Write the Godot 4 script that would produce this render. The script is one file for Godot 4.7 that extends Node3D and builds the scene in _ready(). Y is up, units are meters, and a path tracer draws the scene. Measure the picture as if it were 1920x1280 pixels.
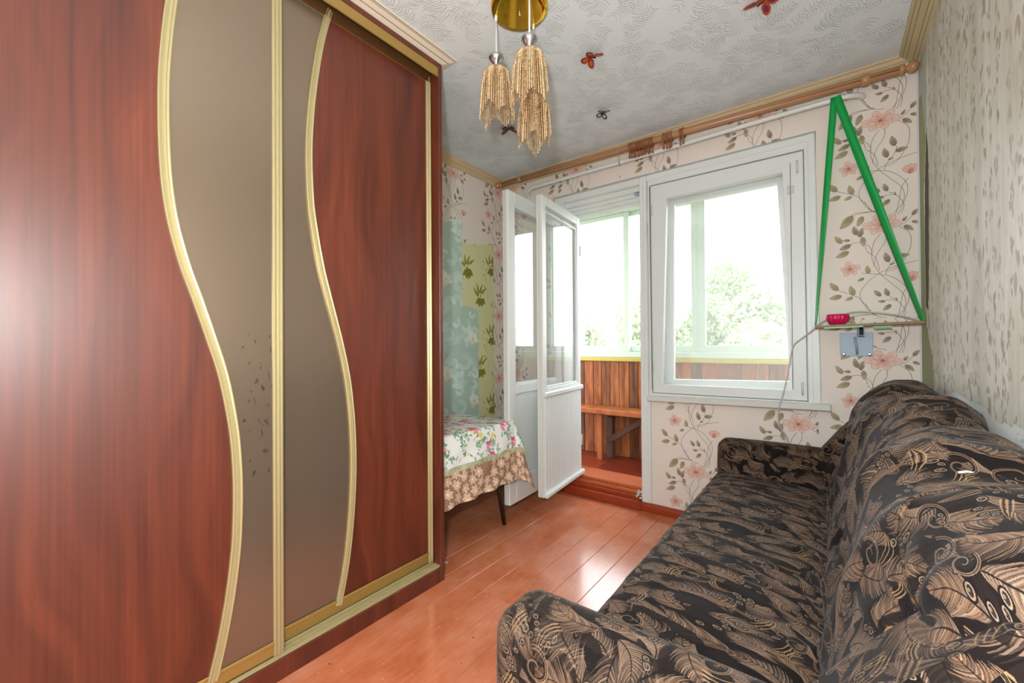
extends Node3D

const PERIOD_X := 0.527
const PERIOD_Y := 0.524
const CEIL := 2.515
const BACK := -2.79
const LEFT := -2.24
const RIGHT := 0.345
const FRONT := 1.35

var M := {}
var used := {}
var rng := RandomNumberGenerator.new()


func _ready() -> void:
	rng.seed = 7
	# ---------------------------------------------------------------- camera
	var cam := Camera3D.new()
	cam.name = "camera"
	cam.fov = 78.79
	cam.near = 0.03
	cam.far = 200.0
	add_child(cam)
	var yaw := 0.6558
	var pitch := 0.00682
	var roll := -0.00693
	var fw := Vector3(-sin(yaw) * cos(pitch), sin(pitch), -cos(yaw) * cos(pitch))
	var r0 := Vector3(cos(yaw), 0, -sin(yaw))
	var u0 := r0.cross(fw)
	var rr := r0 * cos(roll) + u0 * sin(roll)
	cam.transform = Transform3D(Basis(rr, rr.cross(fw), -fw), Vector3(0, 1.13, 0))
	cam.current = true
	# ---------------------------------------------------------------- sky and exposure
	var env := Environment.new()
	var sky := Sky.new()
	var sm := ProceduralSkyMaterial.new()
	sm.sky_top_color = Color(0.94, 0.97, 1.0)
	sm.sky_horizon_color = Color(0.985, 0.99, 1.0)
	sm.ground_horizon_color = Color(0.80, 0.82, 0.80)
	sm.ground_bottom_color = Color(0.45, 0.47, 0.42)
	sm.sky_curve = 0.3
	sky.sky_material = sm
	env.background_mode = Environment.BG_SKY
	env.sky = sky
	env.background_energy_multiplier = 12.0
	env.tonemap_mode = Environment.TONE_MAPPER_LINEAR
	env.tonemap_exposure = 0.93
	env.sdfgi_enabled = true
	env.ssao_enabled = true
	env.ssil_enabled = true
	var we := WorldEnvironment.new()
	we.name = "world_environment"
	we.environment = env
	add_child(we)
	# ---------------------------------------------------------------- the photographer's flash, just above and behind the lens
	var flash := OmniLight3D.new()
	flash.name = "camera_flash"
	flash.position = Vector3(-0.03, 1.31, 0.14)
	flash.light_color = Color(0.975, 0.99, 1.0)
	flash.light_energy = 3.1
	flash.light_size = 0.045
	flash.omni_range = 12.0
	flash.omni_attenuation = 2.0
	flash.shadow_enabled = true
	add_child(flash)
	# ---------------------------------------------------------------- materials, then structure, then objects
	make_materials()
	build_shell()
	build_openings()
	build_balcony()
	build_trees()
	build_wardrobe()
	build_sofa()
	build_table()
	build_chandelier()
	build_curtain_gear()
	build_shelf()
	build_small_things()


# ==================================================================== helpers
func numbered(n: String) -> String:
	if not used.has(n):
		used[n] = 0
		return n
	used[n] += 1
	return "%s_%03d" % [n, used[n]]


func thing(called: String, label: String, category: String, at := Vector3.ZERO, group := "") -> Node3D:
	var o := Node3D.new()
	o.name = numbered(called)
	add_child(o)
	o.position = at
	o.set_meta("label", label)
	o.set_meta("category", category)
	if group != "":
		o.set_meta("group", group)
	return o


func tag(o: Node, label: String, category: String, group := "") -> void:
	o.set_meta("label", label)
	o.set_meta("category", category)
	if group != "":
		o.set_meta("group", group)


func node(called: String, parent: Node) -> Node3D:
	var o := Node3D.new()
	o.name = called
	parent.add_child(o, true)
	return o


func put(called: String, st: SurfaceTool, mat: Material, parent: Node = self) -> MeshInstance3D:
	st.generate_normals()
	return put_mesh(called, st.commit(), mat, parent)


func put_mesh(called: String, mesh: Mesh, mat: Material, parent: Node = self) -> MeshInstance3D:
	var o := MeshInstance3D.new()
	o.name = numbered(called) if parent == self else called
	o.mesh = mesh
	o.material_override = mat
	parent.add_child(o, true)
	return o


func struct(called: String, st: SurfaceTool, mat: Material, label: String, category: String) -> MeshInstance3D:
	var o := put(called, st, mat)
	o.set_meta("kind", "structure")
	tag(o, label, category)
	return o


func struct_node(called: String, label: String, category: String, at := Vector3.ZERO) -> Node3D:
	var o := thing(called, label, category, at)
	o.set_meta("kind", "structure")
	return o


func begin(smooth := false) -> SurfaceTool:
	var st := SurfaceTool.new()
	st.begin(Mesh.PRIMITIVE_TRIANGLES)
	st.set_smooth_group(0 if smooth else -1)
	return st


# corners counter-clockwise as seen from outside
func quad(st: SurfaceTool, a: Vector3, b: Vector3, c: Vector3, d: Vector3, ua := Vector2.ZERO, ub := Vector2.ZERO, uc := Vector2.ZERO, ud := Vector2.ZERO) -> void:
	var p := [a, c, b, a, d, c]
	var u := [ua, uc, ub, ua, ud, uc]
	for i in 6:
		st.set_uv(u[i])
		st.add_vertex(p[i])


func tri(st: SurfaceTool, a: Vector3, b: Vector3, c: Vector3) -> void:
	for p in [a, c, b]:
		st.set_uv(Vector2.ZERO)
		st.add_vertex(p)


# chamfered box placed by a transform; 44 triangles with a chamfer, 12 without
func obox(st: SurfaceTool, xf: Transform3D, size: Vector3, bev := 0.0) -> void:
	var h := size * 0.5
	var b := minf(bev, minf(h.x, minf(h.y, h.z)) * 0.9)
	if b <= 0.0:
		var k := []
		for i in 8:
			k.append(xf * Vector3(h.x if i & 1 else -h.x, h.y if i & 2 else -h.y, h.z if i & 4 else -h.z))
		for f in [[4, 5, 7, 6], [1, 0, 2, 3], [5, 1, 3, 7], [0, 4, 6, 2], [6, 7, 3, 2], [0, 1, 5, 4]]:
			quad(st, k[f[0]], k[f[1]], k[f[2]], k[f[3]])
		return
	var v := {}
	for i in 8:
		var s := Vector3(1 if i & 1 else -1, 1 if i & 2 else -1, 1 if i & 4 else -1)
		for ax in 3:
			var q := (h - Vector3(b, b, b))
			q[ax] = h[ax]
			v[i * 3 + ax] = xf * (q * s)
	for ax in 3:
		var u := (ax + 1) % 3
		var w := (ax + 2) % 3
		for sgn in 2:
			var base := (1 << ax) * sgn
			var ids := [base, base | (1 << u), base | (1 << u) | (1 << w), base | (1 << w)]
			if sgn == 0:
				ids.reverse()
			quad(st, v[ids[0] * 3 + ax], v[ids[1] * 3 + ax], v[ids[2] * 3 + ax], v[ids[3] * 3 + ax])
		# edges that run along ax
		for k in 4:
			var e0 := ((k & 1) << u) | ((k >> 1) << w)
			var e1 := e0 | (1 << ax)
			var flip := ((k & 1) ^ (k >> 1)) == 1
			var q4 := [v[e0 * 3 + u], v[e0 * 3 + w], v[e1 * 3 + w], v[e1 * 3 + u]]
			if not flip:
				q4.reverse()
			quad(st, q4[0], q4[1], q4[2], q4[3])
	for i in 8:
		var neg := 3 - ((i & 1) + ((i >> 1) & 1) + ((i >> 2) & 1))
		if neg % 2 == 0:
			tri(st, v[i * 3], v[i * 3 + 1], v[i * 3 + 2])
		else:
			tri(st, v[i * 3], v[i * 3 + 2], v[i * 3 + 1])


func box(st: SurfaceTool, lo: Vector3, hi: Vector3, bev := 0.0) -> void:
	obox(st, Transform3D(Basis.IDENTITY, (lo + hi) * 0.5), (hi - lo).abs(), bev)


func bar(st: SurfaceTool, a: Vector3, b: Vector3, w: float, t: float, side := Vector3.UP, bev := 0.0) -> void:
	var y := (b - a)
	var l := y.length()
	y = y / l
	var x := side.cross(y)
	if x.length() < 1e-4:
		x = Vector3.RIGHT.cross(y)
	x = x.normalized()
	var z := x.cross(y)
	obox(st, Transform3D(Basis(x, y, z), (a + b) * 0.5), Vector3(w, l, t), bev)


func tube(st: SurfaceTool, pts: PackedVector3Array, rad: float, sides := 10, taper := 1.0) -> void:
	var n := pts.size()
	var rings := []
	var up := Vector3(0.137, 0.97, 0.21)
	var t0 := (pts[1] - pts[0]).normalized()
	if absf(t0.dot(up)) > 0.9:
		up = Vector3(0.95, 0.1, 0.3)
	var nx := t0.cross(up).normalized()
	for i in n:
		var t := (pts[mini(i + 1, n - 1)] - pts[maxi(i - 1, 0)]).normalized()
		nx = (nx - t * nx.dot(t)).normalized()
		var ny := t.cross(nx)
		var ring := []
		var r := rad * lerpf(1.0, taper, float(i) / (n - 1))
		for k in sides:
			var a := TAU * k / sides
			ring.append(pts[i] + (nx * cos(a) + ny * sin(a)) * r)
		rings.append(ring)
	for i in n - 1:
		for k in sides:
			var k2 := (k + 1) % sides
			quad(st, rings[i][k], rings[i][k2], rings[i + 1][k2], rings[i + 1][k])
	for k in range(1, sides - 1):
		tri(st, rings[0][0], rings[0][k + 1], rings[0][k])
		tri(st, rings[n - 1][0], rings[n - 1][k], rings[n - 1][k + 1])


func spline(pts: Array, per := 6) -> PackedVector3Array:
	var out := PackedVector3Array()
	var n := pts.size()
	for i in n - 1:
		var p0: Vector3 = pts[maxi(i - 1, 0)]
		var p1: Vector3 = pts[i]
		var p2: Vector3 = pts[i + 1]
		var p3: Vector3 = pts[mini(i + 2, n - 1)]
		for k in per:
			out.append(p1.cubic_interpolate(p2, p0, p3, float(k) / per))
	out.append(pts[n - 1])
	return out


func spline2(pts: Array, per := 6) -> PackedVector2Array:
	var out := PackedVector2Array()
	var n := pts.size()
	for i in n - 1:
		var p0: Vector2 = pts[maxi(i - 1, 0)]
		var p1: Vector2 = pts[i]
		var p2: Vector2 = pts[i + 1]
		var p3: Vector2 = pts[mini(i + 2, n - 1)]
		for k in per:
			out.append(p1.cubic_interpolate(p2, p0, p3, float(k) / per))
	out.append(pts[n - 1])
	return out


# profile of (radius, height) turned about the local y axis
func lathe(st: SurfaceTool, prof: Array, xf := Transform3D.IDENTITY, n := 20, lobes := 0, depth := 0.0) -> void:
	var rings := []
	for p in prof:
		var ring := []
		for k in n:
			var a := TAU * k / n
			var r: float = p.x
			if lobes > 0:
				r *= 1.0 - depth * (1.0 - absf(sin(a * lobes * 0.5)))
			ring.append(xf * Vector3(cos(a) * r, p.y, sin(a) * r))
		rings.append(ring)
	for i in prof.size() - 1:
		for k in n:
			var k2 := (k + 1) % n
			quad(st, rings[i][k2], rings[i][k], rings[i + 1][k], rings[i + 1][k2])


# polygon (counter-clockwise in local x,y) extruded from z = 0 to z = depth
func prism(st: SurfaceTool, pts: PackedVector2Array, xf: Transform3D, depth: float) -> void:
	var idx := Geometry2D.triangulate_polygon(pts)
	for i in range(0, idx.size(), 3):
		var a := pts[idx[i]]
		var b := pts[idx[i + 1]]
		var c := pts[idx[i + 2]]
		if (b - a).cross(c - a) < 0:
			var t := b
			b = c
			c = t
		tri(st, xf * Vector3(a.x, a.y, depth), xf * Vector3(b.x, b.y, depth), xf * Vector3(c.x, c.y, depth))
		tri(st, xf * Vector3(a.x, a.y, 0), xf * Vector3(c.x, c.y, 0), xf * Vector3(b.x, b.y, 0))
	var n := pts.size()
	for i in n:
		var p := pts[i]
		var q := pts[(i + 1) % n]
		quad(st, xf * Vector3(p.x, p.y, 0), xf * Vector3(q.x, q.y, 0), xf * Vector3(q.x, q.y, depth), xf * Vector3(p.x, p.y, depth))


# profile in the plane across a straight run, swept from a to b (profile x -> ox, y -> oy)
func sweep(st: SurfaceTool, prof: Array, a: Vector3, b: Vector3, ox: Vector3, oy: Vector3, mitre_a := 0.0, mitre_b := 0.0) -> void:
	var dir := (b - a).normalized()
	var ra := []
	var rb := []
	for p in prof:
		ra.append(a + ox * p.x + oy * p.y + dir * (p.x * mitre_a))
		rb.append(b + ox * p.x + oy * p.y - dir * (p.x * mitre_b))
	var n := prof.size()
	for i in n:
		var j := (i + 1) % n
		quad(st, ra[i], ra[j], rb[j], rb[i])
	for i in range(1, n - 1):
		tri(st, ra[0], ra[i + 1], ra[i])
		tri(st, rb[0], rb[i], rb[i + 1])


# box with soft, rounded edges; side faces share vertices so the normals run smooth
func rbox(st: SurfaceTool, lo: Vector3, hi: Vector3, r: float, seg: Vector3i, puff := 0.0) -> void:
	var c := (lo + hi) * 0.5
	var h := (hi - lo) * 0.5
	for ax in 3:
		var u := (ax + 1) % 3
		var w := (ax + 2) % 3
		for sgn: float in [-1.0, 1.0]:
			var nu: int = seg[u]
			var nw: int = seg[w]
			var grid := []
			for i in nu + 1:
				var row := []
				for j in nw + 1:
					var q := Vector3.ZERO
					q[ax] = h[ax] * sgn
					q[u] = h[u] * remap_edge(float(i) / nu, r / h[u])
					q[w] = h[w] * remap_edge(float(j) / nw, r / h[w])
					var core := Vector3(clampf(q.x, -h.x + r, h.x - r), clampf(q.y, -h.y + r, h.y - r), clampf(q.z, -h.z + r, h.z - r))
					var d := q - core
					var out := core + d.normalized() * r
					var fu: float = 1.0 - pow(q[u] / h[u], 2.0)
					var fw2: float = 1.0 - pow(q[w] / h[w], 2.0)
					out[ax] += sgn * puff * fu * fw2
					row.append(c + out)
				grid.append(row)
			for i in nu:
				for j in nw:
					if sgn > 0:
						quad(st, grid[i][j], grid[i + 1][j], grid[i + 1][j + 1], grid[i][j + 1])
					else:
						quad(st, grid[i][j], grid[i][j + 1], grid[i + 1][j + 1], grid[i + 1][j])


func remap_edge(t: float, e: float) -> float:
	# more divisions inside the rounded rims
	var s := t * 2.0 - 1.0
	var k := 0.45
	var a := absf(s)
	var v := a / (1.0 - k) * (1.0 - e) if a < 1.0 - k else (1.0 - e) + e * (a - (1.0 - k)) / k
	return signf(s) * v


# frame between two quadrilaterals lying in the plane z = 0 (corners: bottom left, bottom right, top right, top left)
func quad_frame(st: SurfaceTool, o: Array, i: Array, xf: Transform3D, depth: float, bev := 0.004) -> void:
	for k in 4:
		var l := (k + 1) % 4
		var a: Vector2 = o[k]
		var b: Vector2 = o[l]
		var c: Vector2 = i[l]
		var d: Vector2 = i[k]
		var ci := (c - b).normalized() * bev
		var di := (d - a).normalized() * bev
		var f := func(p: Vector2, z: float) -> Vector3: return xf * Vector3(p.x, p.y, z)
		quad(st, f.call(a, depth - bev), f.call(b, depth - bev), f.call(b + ci, depth), f.call(a + di, depth))
		quad(st, f.call(a + di, depth), f.call(b + ci, depth), f.call(c - ci, depth), f.call(d - di, depth))
		quad(st, f.call(d - di, depth), f.call(c - ci, depth), f.call(c, depth - bev), f.call(d, depth - bev))
		quad(st, f.call(d, depth - bev), f.call(c, depth - bev), f.call(c, 0), f.call(d, 0))
		quad(st, f.call(a, 0), f.call(b, 0), f.call(b, depth - bev), f.call(a, depth - bev))
		quad(st, f.call(b, 0), f.call(a, 0), f.call(d, 0), f.call(c, 0))


func rect4(x0: float, y0: float, x1: float, y1: float) -> Array:
	return [Vector2(x0, y0), Vector2(x1, y0), Vector2(x1, y1), Vector2(x0, y1)]


func lin(c: Color) -> Color:
	return c.srgb_to_linear()


# ==================================================================== painting of printed and grained surfaces
class Canvas:
	var w: int
	var h: int
	var d: PackedByteArray

	func _init(ww: int, hh: int, c: Color) -> void:
		w = ww
		h = hh
		d = PackedByteArray()
		d.resize(w * h * 3)
		var r := int(c.r * 255)
		var g := int(c.g * 255)
		var b := int(c.b * 255)
		for i in w * h:
			d[i * 3] = r
			d[i * 3 + 1] = g
			d[i * 3 + 2] = b

	func poly(p: PackedVector2Array, c: Color, a := 1.0) -> void:
		var n := p.size()
		var lo := 1e9
		var hi := -1e9
		for q in p:
			lo = minf(lo, q.y)
			hi = maxf(hi, q.y)
		var cr := c.r * 255.0
		var cg := c.g * 255.0
		var cb := c.b * 255.0
		for y in range(int(ceil(lo - 0.5)), int(ceil(hi - 0.5))):
			var yc := y + 0.5
			var xs := []
			for i in n:
				var s := p[i]
				var e := p[(i + 1) % n]
				if (s.y <= yc) != (e.y <= yc):
					xs.append(s.x + (yc - s.y) / (e.y - s.y) * (e.x - s.x))
			xs.sort()
			var row := posmod(y, h) * w
			for k in range(0, xs.size() - 1, 2):
				for x in range(int(ceil(xs[k] - 0.5)), int(ceil(xs[k + 1] - 0.5))):
					var i := (row + posmod(x, w)) * 3
					d[i] = int(d[i] + (cr - d[i]) * a)
					d[i + 1] = int(d[i + 1] + (cg - d[i + 1]) * a)
					d[i + 2] = int(d[i + 2] + (cb - d[i + 2]) * a)

	func stroke(p: PackedVector2Array, w0: float, w1: float, c: Color, a := 1.0) -> void:
		var n := p.size()
		var left := PackedVector2Array()
		var right := PackedVector2Array()
		for i in n:
			var t := (p[mini(i + 1, n - 1)] - p[maxi(i - 1, 0)])
			if t.length() < 1e-5:
				continue
			t = t.normalized()
			var ww := lerpf(w0, w1, float(i) / (n - 1)) * 0.5
			left.append(p[i] + t.orthogonal() * ww)
			right.append(p[i] - t.orthogonal() * ww)
		for i in left.size() - 1:
			poly(PackedVector2Array([left[i], left[i + 1], right[i + 1], right[i]]), c, a)

	func blob(c0: Vector2, rx: float, ry: float, ang: float, c: Color, a := 1.0, n := 14, wob := 0.0, ph := 0.0) -> void:
		var pts := PackedVector2Array()
		for i in n:
			var t := TAU * i / n
			var k := 1.0 + wob * sin(t * 3.0 + ph) + wob * 0.6 * sin(t * 5.0 + ph * 2.3)
			pts.append(c0 + Vector2(cos(t) * rx * k, sin(t) * ry * k).rotated(ang))
		poly(pts, c, a)

	func image() -> Image:
		return Image.create_from_data(w, h, false, Image.FORMAT_RGB8, d)

	func texture() -> ImageTexture:
		return ImageTexture.create_from_image(image())


func arc2(a: Vector2, b: Vector2, bend: float, n := 7) -> PackedVector2Array:
	var out := PackedVector2Array()
	var m := (a + b) * 0.5 + (b - a).orthogonal() * bend
	for i in n:
		var t := float(i) / (n - 1)
		out.append(a.lerp(m, t).lerp(m.lerp(b, t), t))
	return out


func leaf_shape(a: Vector2, b: Vector2, fat: float, bend := 0.12) -> PackedVector2Array:
	var mid := arc2(a, b, bend, 9)
	var l := (b - a).length()
	var up := PackedVector2Array()
	var dn := PackedVector2Array()
	for i in 9:
		var t := i / 8.0
		var o := (mid[mini(i + 1, 8)] - mid[maxi(i - 1, 0)]).normalized().orthogonal() * l * fat * pow(sin(PI * pow(t, 0.8)), 0.9)
		up.append(mid[i] + o)
		dn.append(mid[i] - o)
	dn.reverse()
	up.append_array(dn)
	return up


func petal_shape(a: Vector2, b: Vector2, fat: float, wav: float) -> PackedVector2Array:
	var up := PackedVector2Array()
	var dn := PackedVector2Array()
	var o := (b - a).orthogonal()
	for i in 13:
		var t := i / 12.0
		var hw := fat * sqrt(t) * sqrt(maxf(1.0 - pow(t, 3.2), 0.0)) * (1.0 + wav * sin(t * 9.0))
		up.append(a.lerp(b, t) + o * (hw + wav * t * (1.0 - t)))
		dn.append(a.lerp(b, t) - o * (hw * (1.0 - wav) - wav * t * (1.0 - t)))
	dn.reverse()
	up.append_array(dn)
	return up


func paint_flower(c: Canvas, at: Vector2, r: float, turn: float, petals: int, squash: float, rr: RandomNumberGenerator) -> void:
	var line := Color(0.70, 0.39, 0.33)
	for ring in 2:
		for k in petals:
			var a := turn + TAU * (k + 0.5 * ring) / petals + rr.randf_range(-0.15, 0.15)
			var l := r * (1.0 - 0.35 * ring) * rr.randf_range(0.85, 1.1)
			var tip := at + Vector2(cos(a) * l, sin(a) * l * squash)
			var base := at + Vector2(cos(a), sin(a) * squash) * r * 0.05
			var fat := rr.randf_range(0.36, 0.46)
			var wav := rr.randf_range(-0.10, 0.10)
			var sh := petal_shape(base, tip, fat, wav)
			c.poly(sh, Color(0.90, 0.775, 0.715), 1.0)
			c.poly(petal_shape(base, base.lerp(tip, 0.78), fat * 0.7, wav), Color(0.885, 0.72, 0.65), 0.55)
			c.poly(petal_shape(base, base.lerp(tip, 0.5), fat * 0.6, wav), Color(0.83, 0.58, 0.50), 0.5)
			sh.append(sh[0])
			c.stroke(sh, 2.6, 2.6, line, 0.75)
			for v in 3:
				var e: Vector2 = base.lerp(tip, rr.randf_range(0.55, 0.85)) + (tip - base).orthogonal() * 0.16 * (v - 1)
				c.stroke(arc2(base, e, 0.08 * (v - 1), 5), 3.2, 1.0, line, 0.6)
	c.blob(at, r * 0.10, r * 0.08, 0.3, Color(0.62, 0.30, 0.24), 0.7)


func paint_flower_paper() -> ImageTexture:
	var c := Canvas.new(1024, 1024, Color(0.895, 0.855, 0.815))
	var rr := RandomNumberGenerator.new()
	rr.seed = 11
	var s := 1024.0 / 527.0
	for i in 5000:
		var p := Vector2(rr.randf() * 1024, rr.randf() * 1024)
		c.blob(p, rr.randf_range(1, 4), rr.randf_range(1, 2), 0, Color(0.93, 0.895, 0.86) if i % 2 else Color(0.855, 0.815, 0.77), 0.28, 6)
	var P := func(x: float, y: float) -> Vector2: return Vector2(512 + x * s, 300 - y * s)
	var stem := Color(0.47, 0.39, 0.34)
	for q in [[15, -45, 13, -86, -19, -147, -33, -208], [-5, -45, -32, -90, -39, -165, -15, -237, 28, -295, 74, -353, 84, -401, 73, -439, 45, -479], [-79, -238, 11, -258, 54, -284, 91, -334, 95, -386, 73, -456, 60, -488], [98, -315, 74, -358, 65, -420, 52, -486], [59, -146, 51, -179, 18, -228, 13, -256], [27, -368, 57, -392, 82, -440, 73, -485], [14, 55, -35, 72, -66, 131], [-35, 72, -94, 69, -127, 50], [134, -197, 37, -221, -33, -262, -80, -322, -85, -369, -53, -436, -22, -457], [-174, -321, -108, -355, -85, -375, -35, -454], [61, -19, 98, -55, 106, -103, 95, -157, 59, -221, 15, -239], [-59, -129, -24, -169, -11, -232], [-124, -83, -91, -78, -50, -102, -37, -142], [48, -15, 82, -9, 111, 24], [-22, -457, -99, -451, -128, -469], [10, -384, 36, -384, 57, -392], [-98, -39, -77, -58, -59, -123]]:
		var pts := []
		for i in range(0, q.size(), 2):
			pts.append(P.call(q[i], q[i + 1]))
		c.stroke(spline2(pts, 8), 4.4, 3.8, stem, 0.9)
	var n := 0
	for q in [[-74, 56, -95, 5], [-86, -52, -74, -4], [-98, -39, -109, 10], [-124, -61, -155, -58], [-121, -84, -170, -106], [-129, -118, -185, -145], [-157, -73, -186, -30], [-75, -52, -73, -101], [78, 1, 93, 24], [111, 24, 134, 55], [109, -4, 138, -17], [80, -20, 115, -49], [53, -145, 41, -91], [25, -195, 12, -144], [53, -173, 101, -165], [27, -207, 48, -201], [23, -364, 10, -323], [-6, -363, -32, -330], [10, -390, -19, -387], [31, -406, 0, -435], [53, -388, 49, -373], [-174, -321, -210, -276], [-110, -351, -126, -299], [-115, -359, -148, -374], [-160, -349, -214, -362], [-51, -245, -58, -201], [-70, -264, -98, -278], [-113, -460, -166, -524], [-76, -473, -95, -518]]:
		var a: Vector2 = P.call(q[0], q[1])
		var b: Vector2 = P.call(q[2], q[3])
		n += 1
		var golden := n in [1, 6, 7, 8, 22, 23, 24, 25, 26, 28, 29]
		var sh := leaf_shape(a, b, 0.24, 0.06)
		c.poly(sh, Color(0.66, 0.60, 0.47) if golden else Color(0.62, 0.57, 0.49))
		c.poly(leaf_shape(a, a.lerp(b, 0.65), 0.26, 0.04), Color(0.55, 0.48, 0.36) if golden else Color(0.47, 0.42, 0.36), 0.75)
		if golden:
			for k in 9:
				var t0 := a.lerp(b, 0.1 + 0.09 * k)
				var o := (b - a).orthogonal() * 0.17 * sin(PI * (0.1 + 0.09 * k))
				c.stroke(arc2(t0 - o, t0 + o + (b - a) * 0.05, 0.1, 4), 2.4, 2.0, Color(0.80, 0.75, 0.62), 0.7)
		else:
			for k in 4:
				var t1 := a.lerp(b, 0.25 + 0.15 * k)
				for sgn in [-1, 1]:
					c.stroke(arc2(t1, t1 + (b - a) * 0.16 + (b - a).orthogonal() * 0.14 * sgn, 0.05, 3), 2.2, 1.0, Color(0.74, 0.69, 0.61), 0.7)
		sh.append(sh[0])
		c.stroke(sh, 1.8, 1.8, Color(0.46, 0.41, 0.34), 0.7)
	paint_flower(c, P.call(0, 0), 74 * s, 0.2, 6, 0.72, rr)
	paint_flower(c, P.call(-127, -213), 46 * s, 0.9, 5, 0.85, rr)
	# half-closed bud
	var bud: Vector2 = P.call(108, -274)
	for k in 5:
		var a2 := -PI * 0.5 + (k - 2) * 0.42
		var tip := bud + Vector2(cos(a2), sin(a2)) * 40 * s + Vector2(0, 14 * s)
		var sh2 := petal_shape(bud + Vector2(0, 22 * s), tip, 0.26, 0.03 * (k - 2))
		c.poly(sh2, Color(0.90, 0.73, 0.67))
		c.poly(leaf_shape(bud + Vector2(0, 22 * s), bud.lerp(tip, 0.3), 0.3, 0.0), Color(0.80, 0.48, 0.41), 0.5)
		sh2.append(sh2[0])
		c.stroke(sh2, 2.6, 2.6, Color(0.68, 0.38, 0.32), 0.8)
	return c.texture()


func paint_ceiling() -> Array:
	var c := Canvas.new(1024, 1024, Color(0.80, 0.80, 0.80))
	var rr := RandomNumberGenerator.new()
	rr.seed = 5
	for i in 230:
		var at := Vector2(rr.randf() * 1024, rr.randf() * 1024)
		var dir := rr.randf() * TAU
		var bend := rr.randf_range(-0.4, 0.4)
		var len := rr.randf_range(70, 130)
		for k in 11:
			for sgn in [-1, 1]:
				var t := k / 11.0
				var p := at + Vector2(len * t, 0).rotated(dir + bend * t)
				var l := 34.0 * (1.0 - 0.5 * t) + 8
				var e := p + Vector2(l, 0).rotated(dir + bend * t + sgn * rr.randf_range(0.75, 1.15))
				var pts := arc2(p, e, -0.18 * sgn, 5)
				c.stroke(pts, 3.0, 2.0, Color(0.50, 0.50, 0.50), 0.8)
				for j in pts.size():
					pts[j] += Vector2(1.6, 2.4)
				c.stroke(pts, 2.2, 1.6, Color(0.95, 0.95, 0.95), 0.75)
	var hm := c.image()
	var nm := hm.duplicate() as Image
	nm.convert(Image.FORMAT_RGBA8)
	nm.bump_map_to_normal_map(2.5)
	var col := c.image()
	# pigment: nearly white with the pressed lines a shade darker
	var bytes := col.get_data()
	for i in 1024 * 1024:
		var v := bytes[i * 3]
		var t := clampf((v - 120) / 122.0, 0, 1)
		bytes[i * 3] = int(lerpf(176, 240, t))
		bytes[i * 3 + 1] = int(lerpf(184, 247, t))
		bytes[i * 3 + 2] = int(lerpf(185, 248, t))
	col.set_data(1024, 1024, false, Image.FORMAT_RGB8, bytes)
	return [ImageTexture.create_from_image(col), ImageTexture.create_from_image(nm)]


func noise(seed_: int, freq: float, oct := 3) -> FastNoiseLite:
	var n := FastNoiseLite.new()
	n.seed = seed_
	n.frequency = freq
	n.fractal_octaves = oct
	return n


func ramp(cols: Array, t: float) -> Color:
	var f := clampf(t, 0.0, 0.9999) * (cols.size() - 1)
	var i := int(f)
	return (cols[i] as Color).lerp(cols[i + 1], f - i)


# grain that runs down the image
func paint_wood(w: int, h: int, cols: Array, seed_: int, across: float, along: float, streak: float) -> ImageTexture:
	var n1 := noise(seed_, 1.0, 4)
	var n2 := noise(seed_ + 1, 1.0, 2)
	var n3 := noise(seed_ + 2, 1.0, 2)
	var b := PackedByteArray()
	b.resize(w * h * 3)
	for y in h:
		for x in w:
			var u := float(x) / w
			var v := float(y) / h
			var warp := n2.get_noise_2d(u * 4.0, v * 2.6) * 0.06
			var t := 0.5 + 0.55 * n1.get_noise_2d((u + warp) * across, v * along) + streak * n3.get_noise_2d(u * across * 9.0, v * along * 1.7)
			var c := ramp(cols, t)
			var i := (y * w + x) * 3
			b[i] = int(c.r * 255)
			b[i + 1] = int(c.g * 255)
			b[i + 2] = int(c.b * 255)
	return ImageTexture.create_from_image(Image.create_from_data(w, h, false, Image.FORMAT_RGB8, b))


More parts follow.
